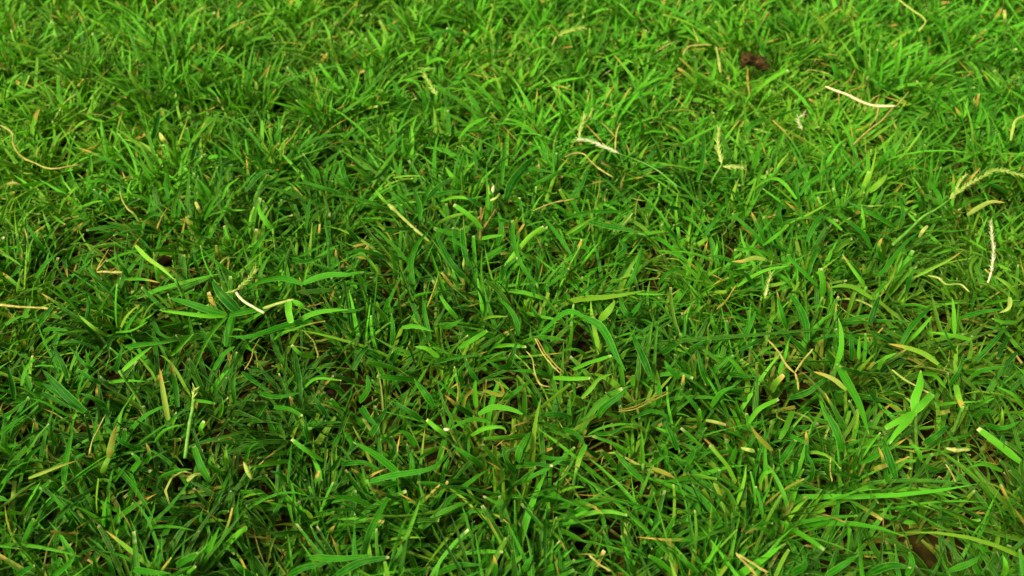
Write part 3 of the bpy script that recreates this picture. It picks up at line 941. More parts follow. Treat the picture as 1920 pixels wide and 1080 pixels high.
# --- seed heads
T('grass_seed_head', 'whitish seed spike on a long green stem pointing left, upper middle', 'seed head', GH, ('stem', 'taper', 'gstem', 11, 'B', '1890,450 1790,365 1700,315 1620,285 1560,262', 0.034, 0.044), ('spike', 'spike', 'seedw', 19, 'B', '1560,262 1480,225 1400,195 1325,182', 0.044, 0.046))
T('grass_seed_head', 'two armed green seed head, one arm upright and one pointing right', 'seed head', GH, ('stem', 'stem', 'gstem', 11, 'C', '160,430 185,385 218,330', 0.032, 0.044), ('spike', 'spike', 'seed', 20, 'C', '218,325 208,260 195,200 205,120', 0.044, 0.056), ('spike', 'spike', 'seed', 20, 'C', '225,335 280,340 342,343', 0.044, 0.044))
T('grass_seed_head', 'long seed stalk with three spikes rising towards the right border', 'seed head', GH, ('stem', 'taper', 'gstem', 20, 'C', '1180,780 1270,700 1350,620 1420,580 1500,520', 0.030, 0.044), ('spike', 'spike', 'seed', 18, 'C', '1500,520 1560,470 1640,420 1745,360', 0.044, 0.050), ('spike', 'spike', 'seed', 15, 'C', '1535,480 1560,420 1595,380', 0.045, 0.050), ('spike', 'spike', 'seed', 17, 'C', '1745,360 1800,358 1860,375 1930,392', 0.050, 0.046))
T('grass_seed_head', 'bleached seed spike hanging upright near the right border', 'seed head', GH, ('spike', 'spike', 'seedw', 15, 'C', '1735,930 1748,820 1740,730 1732,640', 0.042, 0.050), ('stem', 'stem', 'white', 13, 'C', '1718,992 1728,955 1735,930', 0.040, 0.042))
T('grass_seed_head', 'small green seed spike upright at lower right centre', 'seed head', GH, ('spike', 'spike', 'seed', 16, 'C', '462,1080 480,1000 500,935', 0.040, 0.048))
T('grass_seed_head', 'folded pale seed head on the broad leaved shoot at left', 'seed head', GH, ('spike', 'spike', 'seed', 19, 'D', '1330,-15 1370,-55 1410,-95 1440,-140', 0.044, 0.050), ('spike', 'spike', 'seed', 12, 'D', '1270,-3 1330,-20 1380,-60', 0.044, 0.046), ('stem', 'stem', 'seedw', 17, 'D', '1330,-5 1370,45 1430,80 1485,110', 0.045, 0.044))
T('grass_seed_head', 'feathery pale green seed bud on an upright stem at lower left', 'seed head', GH, ('stem', 'stem', 'gstem', 22, 'D', '1040,930 1060,790 1080,660 1090,590', 0.030, 0.046), ('spike', 'spike', 'seed', 30, 'D', '1083,595 1090,560 1097,530', 0.046, 0.050))
T('grass_seed_head', 'blurred pale seed spike among blades at upper middle', 'seed head', GH, ('spike', 'spike', 'seed', 20, 'G', '635,520 600,460 565,400', 0.040, 0.048))
T('grass_seed_head', 'blurred yellow seed spike pointing right near the top middle', 'seed head', GH, ('spike', 'spike', 'seed', 20, 'G', '1300,195 1350,170 1440,150', 0.042, 0.046), ('stem', 'taper', 'straw', 12, 'G', '1290,200 1260,250', 0.042, 0.036))
T('grass_seed_head', 'pale curled seed tip left of the branched bleached straw', 'seed head', GH, ('spike', 'spike', 'seedw', 17, 'C', '672,130 655,95 650,65 685,40', 0.038, 0.046))
T('grass_seed_head', 'yellow green seed tuft above the short tan stalk', 'seed head', GH, ('spike', 'spike', 'seed', 18, 'B', '1335,180 1350,110 1370,40', 0.040, 0.050), ('spike', 'spike', 'seed', 15, 'B', '1370,90 1395,55 1415,15', 0.043, 0.050))
T('grass_bud', 'small cream floret between two cupped husks, left of centre', 'bud', GH, ('floret', 'bud', 'seedw', 22, 'B', '850,490 852,468 858,442', 0.044, 0.047), ('husk', 'leaf', 'l', 16, 'B', '850,510 835,490 825,442', 0.042, 0.047), ('husk', 'cutleaf', 'P', 15, 'B', '892,488 870,512 838,526', 0.044, 0.044))
T('grass_bud', 'tiny cream bud at the end of a curling blade, lower middle', 'bud', GH, ('bud', 'bud', 'seedw', 22, 'E', '575,762 592,766 612,765', 0.040, 0.040), ('leaf', 'leaf', 'l', 24, 'E', '840,722 760,705 700,715 650,740 605,765', 0.032, 0.040))
T('grass_bud', 'pale green bud on a short stalk at the lower left', 'bud', GH, ('bud', 'bud', 'seed', 30, 'D', '1418,1045 1395,1000 1370,948', 0.036, 0.044))
# --- dead / yellow leaves
T('dead_leaf', 'arched tan green dry leaf near the right border', 'dead leaf', GD, ('s', 'leaf', (0.7, 0.7, 0.9, 0, 0.5, 0), 28, 'C', '1600,612 1680,560 1740,535 1812,540', 0.036, 0.042))
T('dead_leaf', 'level yellow tan leaf at the right of the middle', 'dead leaf', GD, ('s', 'leaf', (0.65, 0.8, 0.9, 0, 1, 0), 27, 'C', '465,858 400,850 340,868 275,871', 0.038, 0.040))
T('dead_leaf', 'small upright tan leaf with a square end at right', 'dead leaf', GD, ('s', 'cutleaf', 'S', 22, 'C', '1330,735 1350,700 1377,670', 0.038, 0.044))
T('dead_leaf', 'upright orange tan leaf with a green foot at lower left', 'dead leaf', GD, ('blade', 'leaf', 'o', 38, 'D', '610,925 620,880 638,800 657,738', 0.038, 0.046), ('sheath', 'cutleaf', 'y', 34, 'D', '575,1010 590,970 612,925', 0.030, 0.038))
T('dead_leaf', 'stiff upright blade turning yellow with a brown tip, lower left', 'dead leaf', GD, ('s', 'leaf', (0.5, 0.8, 0.75, 0, 1, 0), 32, 'D', '945,715 928,620 912,520 898,422', 0.032, 0.048))
T('dead_leaf', 'folded brown leaf curled over in the lower middle hollow', 'dead leaf', GD, ('s', 'leaf', 'o', 22, 'E', '800,545 850,560 905,572 900,520 858,488', 0.034, 0.040))
T('dead_leaf', 'stubby brown leaf bent beside the thin brown straw, lower middle', 'dead leaf', GD, ('s', 'cutleaf', 'O', 22, 'E', '685,640 698,585 740,540', 0.034, 0.040))
T('dead_leaf', 'orange tan leaf tapering down right under the Y shaped straw', 'dead leaf', GD, ('s', 'leaf', 'o', 27, 'F', '505,885 430,810 383,748', 0.036, 0.044))
T('dead_leaf', 'short level tan leaf left of the tapering orange leaf', 'dead leaf', GD, ('s', 'cutleaf', 'S', 20, 'F', '130,715 190,727 245,742', 0.040, 0.040))
T('dead_leaf', 'small cream pointed leaf scrap beneath the orange leaf, lower right', 'dead leaf', GD, ('s', 'leaf', 'p', 24, 'F', '405,888 370,882 325,868', 0.040, 0.040))
T('dead_leaf', 'brown dried sheath leading into a green blade, right of the Y shaped straw', 'dead leaf', GD, ('s', 'leaf', (0.8, 0.6, 0.8, 0, 1, 0), 28, 'F', '920,545 860,490 800,460 735,440', 0.036, 0.042))
T('dead_leaf', 'long yellowing leaf with a tan tip near the right border', 'dead leaf', GD, ('s', 'leaf', (0.1, 0.6, 0.95, 0, 1, 0.2), 30, 'F', '1440,400 1360,340 1260,305 1155,283', 0.034, 0.044))
T('dead_leaf', 'bright cream yellow leaf pointing down at the far right', 'dead leaf', GD, ('s', 'leaf', 'p', 26, 'F', '1840,20 1832,80 1780,110', 0.046, 0.042))
T('straw_stem', 'thick yellow olive stalk lying level at lower right', 'straw', GS, ('s', 'stem', 'olive', 22, 'F', '1480,868 1540,882 1625,876', 0.030, 0.030))
T('dead_leaf', 'curled orange leaf right of the pale star shaped shoot', 'dead leaf', GD, ('s', 'cutleaf', 'O', 26, 'F', '1430,675 1465,670 1502,660', 0.036, 0.038))
T('dead_leaf', 'small orange leaf near the bottom, below the star shaped shoot', 'dead leaf', GD, ('s', 'cutleaf', 'O', 28, 'F', '1075,992 1110,978 1150,968', 0.036, 0.038))
T('dead_leaf', 'tan curled scrap near the bottom left centre', 'dead leaf', GD, ('s', 'leaf', 's', 24, 'D', '1050,1055 1085,1025 1128,1010', 0.036, 0.038))
T('dead_leaf', 'frayed tan leaf at the lower middle right above the bottom', 'dead leaf', GD, ('s', 'leaf', 'o', 26, 'E', '1750,985 1830,1015 1880,1042', 0.036, 0.036))
T('dead_leaf', 'tiny cream scrap standing up left of the light green strap leaf', 'dead leaf', GD, ('s', 'leaf', 'p', 14, 'B', '690,915 688,885 690,848', 0.038, 0.042))
T('dead_leaf', 'bright white leaf tip at the top right corner', 'dead leaf', GD, ('s', 'cutleaf', 'P', 18, 'H', '1815,125 1815,90 1813,55', 0.040, 0.048))
T('dead_leaf', 'white folded leaf near the right border, above the seed stalk', 'dead leaf', GD, ('s', 'leaf', 'p', 16, 'C', '1845,190 1860,120 1875,75 1925,45', 0.038, 0.044))
T('dead_leaf', 'yellow brown leaf base standing at left centre in dark grass', 'dead leaf', GD, ('s', 'cutleaf', 'O', 22, 'A', '1245,850 1225,815 1220,780', 0.034, 0.042))
T('dead_leaf', 'orange upright leaf scrap at upper left below the curling straw top', 'dead leaf', GD, ('s', 'leaf', 'o', 24, 'A', '905,290 900,265 910,240', 0.036, 0.042))
T('dead_leaf', 'pale tan pointed leaf above the orange scrap, upper left', 'dead leaf', GD, ('s', 'leaf', 's', 28, 'A', '940,210 915,180 895,145', 0.038, 0.044))
T('dead_leaf', 'yellow brown curled leaf at the left border under the curling straw', 'dead leaf', GD, ('s', 'leaf', 's', 20, 'A', '40,440 80,430 120,440', 0.040, 0.040))
T('dead_leaf', 'tan leaf with cut end in the grass at left, beside thin stems', 'dead leaf', GD, ('s', 'cutleaf', 'S', 22, 'A', '1130,600 1115,570 1100,535', 0.036, 0.043))
T('dead_leaf', 'tan grey leaf blade curved at the lower left, left of the orange leaf', 'dead leaf', GD, ('s', 'leaf', (0.5, 0.8, 0.8, 0, 1, 0), 20, 'D', '160,1040 260,1000 350,965 435,940', 0.034, 0.038))
# --- broad shoots
T('grass_shoot', 'broad leaved grass shoot spreading six leaves at left', 'grass shoot', GT,
  ('leaf', 'leaf', 'g', 42, 'D', '1275,122 1150,85 1050,52 945,24', 0.040, 0.046), ('leaf', 'leaf', 'l', 26, 'D', '1270,128 1150,125 1000,108 895,97', 0.040, 0.043),
  ('leaf', 'leaf', 'g', 36, 'D', '1290,124 1380,102 1470,80 1560,45 1640,35', 0.040, 0.036), ('leaf', 'leaf', 'g', 60, 'D', '1350,110 1290,50 1240,0 1195,-70', 0.036, 0.046),
  ('leaf', 'cutleaf', 'g', 48, 'D', '1310,130 1290,200 1275,300', 0.040, 0.030), ('leaf', 'leaf', 'l', 22, 'D', '1275,132 1200,210 1140,310 1088,452', 0.041, 0.040))
T('grass_shoot', 'pale star shaped grass shoot with four broad leaves at lower right', 'grass shoot', GT,
  ('stem', 'stem', 'gstem', 22, 'F', '1320,900 1310,790 1302,675', 0.015, 0.046),
  ('leaf', 'cutleaf', (0, 0.1, 0.95, 1, 0, 0.35), 40, 'F', '1300,672 1225,712 1140,758', 0.046, 0.044), ('leaf', 'leaf', (0, 0.08, 0.95, 1, 0, 0.45), 42, 'F', '1300,672 1240,745 1195,795 1163,852', 0.046, 0.042),
  ('leaf', 'leaf', (0, 0.08, 0.95, 0.5, 0, 0.4), 48, 'F', '1300,668 1310,590 1335,520 1340,432', 0.046, 0.054), ('leaf', 'cutleaf', (0, 0.08, 0.9, 1, 0, 0.25), 46, 'F', '1302,670 1345,625 1402,565', 0.046, 0.050),
  ('leaf', 'leaf', 'g', 18, 'F', '1298,670 1220,672 1150,688', 0.045, 0.044))
T('grass_shoot', 'shoot with two long strap leaves arching left and right, left of centre', 'grass shoot', GT,
  ('leaf', 'leaf', (0, 0.03, 0.7, 0, 0, 0.25), 32, 'A', '1705,998 1600,965 1480,980 1385,1025', 0.040, 0.044), ('leaf', 'leaf', (0, 0.03, 0.75, 0, 0, 0.3), 34, 'A', '1705,996 1760,970 1850,945 1950,945 2040,930', 0.040, 0.044))
T('grass_shoot', 'stub of brown jointed stem with a short square hanging leaf at left', 'grass shoot', GT,
  ('leaf', 'cutleaf', (0, 0.15, 1, 0.6, 0, 0.5), 46, 'D', '1622,45 1625,105 1640,165', 0.046, 0.042), ('leaf', 'leaf', 'l', 34, 'D', '1635,50 1680,60 1720,90', 0.045, 0.042),
  ('stem', 'stem', 'olive', 18, 'D', '1480,85 1560,60 1660,35', 0.040, 0.045), ('stem', 'taper', 'brown', 18, 'D', '1640,45 1720,75 1830,50', 0.044, 0.040))
T('grass_shoot', 'shoot of paired long leaves pointing left below the square hanging leaf', 'grass shoot', GT,
  ('leaf', 'leaf', (0, 0, 0.6, 0, 0, 0.2), 34, 'D', '1760,150 1620,175 1500,215 1400,245 1285,240', 0.036, 0.044), ('leaf', 'leaf', 'l', 30, 'D', '1640,178 1750,118 1850,98 1960,92', 0.036, 0.044))
T('grass_shoot', 'brown jointed stem clump holding short green leaves, centre', 'grass shoot', GT,
  ('stem', 'stem', 'brown', 19, 'B', '780,760 785,690 790,620 785,565', 0.018, 0.038), ('stem', 'taper', 'brown', 17, 'B', '790,700 830,640 870,575', 0.026, 0.040),
  ('stem', 'taper', 'brown', 14, 'B', '785,640 800,590 812,560', 0.030, 0.040), ('leaf', 'cutleaf', 'L', 32, 'B', '790,690 720,615 632,552', 0.030, 0.044), ('leaf', 'leaf', 'g', 24, 'B', '790,560 740,525 690,500', 0.038, 0.044), ('leaf', 'leaf', 'l', 22, 'B', '790,745 850,730 918,722', 0.034, 0.042))
T('grass_shoot', 'two wide leaves folded together pointing up left at lower left', 'grass shoot', GT,
  ('leaf', 'leaf', 'g', 50, 'D', '480,668 390,590 310,510 238,428', 0.034, 0.046), ('leaf', 'leaf', 'g', 44, 'D', '470,665 400,615 330,560 238,505', 0.032, 0.040))
T('grass_shoot', 'shoot with one leaf arching left and one broad leaf falling right, lower middle', 'grass shoot', GT,
  ('leaf', 'leaf', (0, 0.02, 0.7, 0, 0, 0.2), 30, 'E', '1362,134 1300,103 1240,118 1160,190 1105,248', 0.048, 0.040), ('leaf', 'leaf', (0, 0, 0.55, 0, 0, 0.15), 46, 'E', '1362,134 1450,180 1510,270 1545,350 1600,440', 0.048, 0.034))
T('grass_shoot', 'jointed yellow green stem with notched top leaning left, upper centre', 'grass shoot', GT,
  ('stem', 'stem', 'olive', 19, 'B', '500,760 415,690 330,610 255,540', 0.028, 0.044), ('leaf', 'leaf', 'Y', 17, 'B', '262,548 225,510 192,470', 0.044, 0.048), ('leaf', 'leaf', 'y', 12, 'B', '250,535 220,510 205,490', 0.044, 0.046))
# --- big single blades
T('grass_shoot', 'light yellow green strap leaf with square end, just below centre clump', 'grass shoot', GB, ('leaf', 'cutleaf', (0, 0.4, 1, 0.6, 0, 0.4), 30, 'B', '925,890 1000,800 1060,730 1138,675', 0.034, 0.046))
T('grass_shoot', 'dark narrow blade rising left of the square ended strap leaf', 'grass shoot', GB, ('leaf', 'cutleaf', 'G', 26, 'B', '1100,1000 1040,930 1000,860 970,760 962,638', 0.030, 0.048))
T('grass_shoot', 'very bright narrow leaf lying slanted at lower left', 'grass shoot', GB, ('leaf', 'leaf', (0, 0.1, 1, 0.4, 0, 0.7), 25, 'D', '678,447 740,390 800,340 855,300', 0.042, 0.044))
T('grass_shoot', 'tall upright blade at the lower left edge of the lawn', 'grass shoot', GB, ('leaf', 'leaf', 'g', 34, 'D', '358,1070 370,950 390,850 412,765', 0.026, 0.048))
T('grass_shoot', 'upright stub blade cut square, right of the small green seed spike', 'grass shoot', GB, ('leaf', 'cutleaf', 'L', 38, 'C', '785,1075 790,990 775,908', 0.030, 0.048))
T('grass_shoot', 'tall blade with a pale tip curving up, right of the Y shaped straw', 'grass shoot', GB, ('leaf', 'leaf', (0, 0.05, 0.9, 1, 0, 0.3), 32, 'F', '862,410 890,320 893,230 876,136', 0.030, 0.050))
T('grass_shoot', 'long blade drooping with a pale rounded end left of the star shaped shoot', 'grass shoot', GB, ('leaf', 'leaf', (0, 0.05, 0.75, 0.5, 0, 0.2), 46, 'F', '870,400 950,540 1000,640 1048,795', 0.034, 0.042))
T('grass_shoot', 'thin straight yellow blade crossing left of the star shaped shoot', 'grass shoot', GB, ('leaf', 'stem', 'olive', 13, 'F', '1175,428 1240,480 1320,530 1405,582', 0.049, 0.040))
T('grass_shoot', 'short blade pointing down with a tan square tip at right', 'grass shoot', GB, ('leaf', 'cutleaf', (0, 0.3, 0.95, 1, 1, 0.2), 36, 'F', '1535,515 1548,575 1575,642', 0.044, 0.040))
T('grass_shoot', 'broad leaf with a cream speckled tip hanging down, lower middle', 'grass shoot', GB, ('leaf', 'cutleaf', (0, 0.1, 0.9, 1, 0.6, 0.2), 34, 'E', '1375,850 1342,920 1322,990', 0.040, 0.038))
T('grass_shoot', 'thin upright blade with a pale tip at the lower right of the middle', 'grass shoot', GB, ('leaf', 'leaf', 'L', 21, 'E', '1697,965 1690,860 1687,768', 0.030, 0.048))
T('grass_shoot', 'wide leaf with tan end sloping down right at lower left centre', 'grass shoot', GB, ('leaf', 'leaf', 'G', 40, 'E', '320,1010 230,935 150,880 65,836', 0.032, 0.044))
T('grass_shoot', 'long leaf sweeping up right along the bottom, left of centre', 'grass shoot', GB, ('leaf', 'leaf', (0, 0, 0.6, 0, 0, 0.15), 34, 'E', '150,1060 300,1022 450,1000 530,970 608,902', 0.038, 0.044))
T('grass_shoot', 'broad light leaf pointed at both ends, beside the pale notched flower stems at left', 'grass shoot', GB, ('leaf', 'leaf', (0, 0.05, 0.9, 0, 0, 0.4), 30, 'A', '1535,695 1500,650 1465,600 1452,540', 0.034, 0.046))
T('grass_shoot', 'pale blade split by light veins ending in the dark hollow at left', 'grass shoot', GB, ('leaf', 'leaf', (0.1, 0.4, 1, 0, 0, 0.5), 26, 'A', '760,780 830,850 900,900 988,978', 0.044, 0.040))
T('grass_shoot', 'green blade with tan tip pointing up left beside the small green seed spike', 'grass shoot', GB, ('leaf', 'leaf', (0, 0.2, 0.9, 1, 1, 0.1), 22, 'C', '1030,1020 1000,970 950,900 898,828', 0.032, 0.044))
T('grass_shoot', 'yellow blade with tan end running up right towards the bleached spike', 'grass shoot', GB, ('leaf', 'leaf', (0.1, 0.6, 0.95, 0, 1, 0.1), 18, 'C', '1290,965 1400,910 1500,860 1572,813', 0.032, 0.044))

def build_things():
    for i, (name, label, cat, group, parts) in enumerate(THINGS):
        rs = np.random.default_rng(100 + i)
        if len(parts) == 1 and group != GB:
            o, P = build_part((name,) + parts[0][1:], None, rs)
            tag(o, label, cat, group)
        else:
            root = bpy.data.objects.new(name, None)
            root.empty_display_size = 0.01
            p0 = parts[0]
            P, _ = traced_spine(p0[4], p0[5], p0[6] if len(p0) > 6 else 0.036, p0[7] if len(p0) > 7 else 0.04, 5, 0)
            root.location = P[0]
            COL.objects.link(root)
            tag(root, label, cat, group)
            for p in parts:
                o, P = build_part(p, root, rs)
            if group == GB:                                   # the sheath that carries the single leaf down to the soil
                a = P[0] if P[0][2] < P[-1][2] else P[-1]
                b = np.array([a[0] + rs.uniform(-.006, .006), a[1] + 0.004, -0.002])
                S = resample(np.stack([b, (a + b) / 2 + np.array([0.001, 0.001, 0]), a + (a - b) * 0.03]), 10)
                V, Q = tube_arrays(S, np.linspace(0.0011, 0.0008, 10), 6)
                make_obj('stem', V, Q, M['gstem'], None, b, root)
build_things()

# clod
def build_clod():
    import bmesh
    c = at(*[REG['H'][0] + 455 / REG['H'][2], 336 / REG['H'][2]], 0.040)
    _, _, dz = project(c)
    px = 0.62 / F * dz
    bm = bmesh.new()
    lumps = [(-44, -14, -9, 4, 4), (46, 4, -8, 4, 4), (-2, -26, -6, 5, 4), (30, 12, 0, 4, 4), (-24, 8, 0, 19, 20), (-8, 0, 6, 17, 14), (14, 0, -4, 17, 15), (26, -10, -8, 16, 12), (-18, 14, 8, 11, 10), (36, -14, -5, 8, 8), (-36, -6, -2, 9, 12), (7, 10, 4, 10, 8), (18, -18, 6, 11, 8), (-30, 18, 2, 7, 7), (2, -10, 10, 9, 8)]
    from mathutils import noise
    for k, (dx, dy, dzp, rx, rz) in enumerate(lumps):
        r = bmesh.ops.create_icosphere(bm, subdivisions=4, radius=1.0)
        for v in r['verts']:
            n = v.co.normalized()
            d = 1 + 0.30 * noise.noise(n * 2.1 + Vector((k * 5, 0, 0))) + 0.34 * noise.noise(n * 5 + Vector((0, k * 3, 0))) + 0.26 * noise.noise(n * 12) + 0.07 * noise.noise(n * 26)
            v.co = Vector((n.x * rx * d * px, n.y * rx * 0.8 * d * px, n.z * rz * d * px)) + Vector((dx * px, dzp * px, dy * px * 1.2))
    me = bpy.data.meshes.new('dirt_clod')
    bm.to_mesh(me); bm.free()
    for p in me.polygons: p.use_smooth = True
    me.materials.append(M['clod'])
    o = bpy.data.objects.new('dirt_clod', me); COL.objects.link(o)
    o.location = c
    tag(o, 'crumbly brown dirt clod resting on the grass at upper right', 'dirt clod')
    P = np.stack([at(1392, 112, 0.046), at(1440, 122, 0.046)])
    for yy in (106, 114):
        stamp(np.stack([at(1394, yy, 0.036), at(1436, yy + 6, 0.036)]), 14, 0.8)
build_clod()

# ------------------------------------------------------------------ ground
GR = mat_ground()
def build_ground():
    n = 160
    # fine relief near the camera, then flat to the horizon
    xs = np.concatenate([[-60, -8], np.linspace(-1.2, 1.2, n), [8, 60]])
    ys = np.concatenate([[-60, -8], np.linspace(-0.6, 1.8, n), [8, 60]])
    X, Y = np.meshgrid(xs, ys)
    Z = (vnoise(X, Y, 0.09, 1) - 0.5) * 0.012 + (vnoise(X, Y, 0.03, 2) - 0.5) * 0.004
    V = np.stack([X, Y, Z], -1).reshape(-1, 3)
    m = len(xs)
    idx = np.arange(m * m).reshape(m, m)
    Q = np.stack([idx[:-1, :-1], idx[:-1, 1:], idx[1:, 1:], idx[1:, :-1]], -1).reshape(-1, 4)
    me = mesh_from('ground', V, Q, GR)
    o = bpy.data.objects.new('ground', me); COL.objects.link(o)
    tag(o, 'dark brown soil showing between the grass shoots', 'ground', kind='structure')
build_ground()

# ------------------------------------------------------------------ hollows (photo px, radius px, strength) and yellow patches
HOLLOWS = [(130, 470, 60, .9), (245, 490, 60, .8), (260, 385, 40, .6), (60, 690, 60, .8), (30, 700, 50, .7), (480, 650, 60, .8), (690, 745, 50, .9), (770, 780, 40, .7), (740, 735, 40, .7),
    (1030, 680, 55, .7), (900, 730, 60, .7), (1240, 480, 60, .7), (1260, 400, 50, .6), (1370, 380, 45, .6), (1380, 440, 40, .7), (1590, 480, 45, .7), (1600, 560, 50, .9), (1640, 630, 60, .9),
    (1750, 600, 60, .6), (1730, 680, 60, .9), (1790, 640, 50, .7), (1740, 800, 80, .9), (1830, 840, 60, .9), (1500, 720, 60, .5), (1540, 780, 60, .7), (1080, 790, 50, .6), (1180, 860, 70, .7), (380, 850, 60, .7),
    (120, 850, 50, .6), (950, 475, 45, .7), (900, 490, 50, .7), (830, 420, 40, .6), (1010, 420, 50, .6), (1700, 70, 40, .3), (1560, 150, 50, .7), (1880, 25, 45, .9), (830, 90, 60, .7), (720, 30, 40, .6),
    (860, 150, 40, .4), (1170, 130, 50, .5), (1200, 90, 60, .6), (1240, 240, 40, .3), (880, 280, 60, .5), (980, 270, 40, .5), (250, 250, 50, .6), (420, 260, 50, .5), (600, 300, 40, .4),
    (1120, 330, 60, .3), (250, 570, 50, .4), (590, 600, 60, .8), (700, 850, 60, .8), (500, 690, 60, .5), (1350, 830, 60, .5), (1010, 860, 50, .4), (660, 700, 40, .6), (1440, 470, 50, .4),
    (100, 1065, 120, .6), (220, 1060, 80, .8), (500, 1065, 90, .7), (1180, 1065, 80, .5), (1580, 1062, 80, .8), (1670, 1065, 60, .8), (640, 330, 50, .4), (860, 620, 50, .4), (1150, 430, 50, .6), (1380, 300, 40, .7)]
YPATCH = [(60, 260, 150, .55), (30, 380, 90, .6), (200, 260, 110, .45), (100, 30, 200, .35), (1520, 210, 130, .6), (1420, 190, 90, .5), (1340, 110, 90, .4), (1240, 490, 70, .5), (1300, 520, 60, .3), (1850, 570, 110, .5), (1700, 560, 90, .4),
    (1800, 620, 120, .4), (1040, 680, 80, .35), (880, 730, 70, .35), (420, 480, 90, .3), (300, 280, 80, .4), (950, 120, 100, .3), (1750, 820, 110, .4), (20, 600, 70, .6), (1150, 790, 70, .3), (700, 420, 60, .3), (650, 50, 200, .25), (1880, 480, 90, .4), (1880, 700, 80, .3)]
def field(lst, x, y, z=0.02):
    out = np.zeros_like(x)
    for px, py, r, s in lst:
        c = at(px, py, z)
        rad = r / F * np.linalg.norm(c - CP)
        d2 = (x - c[0]) ** 2 + ((y - c[1]) / 1.5) ** 2
        out = np.maximum(out, s * np.exp(-d2 / (rad * rad * 1.15)))
    return out

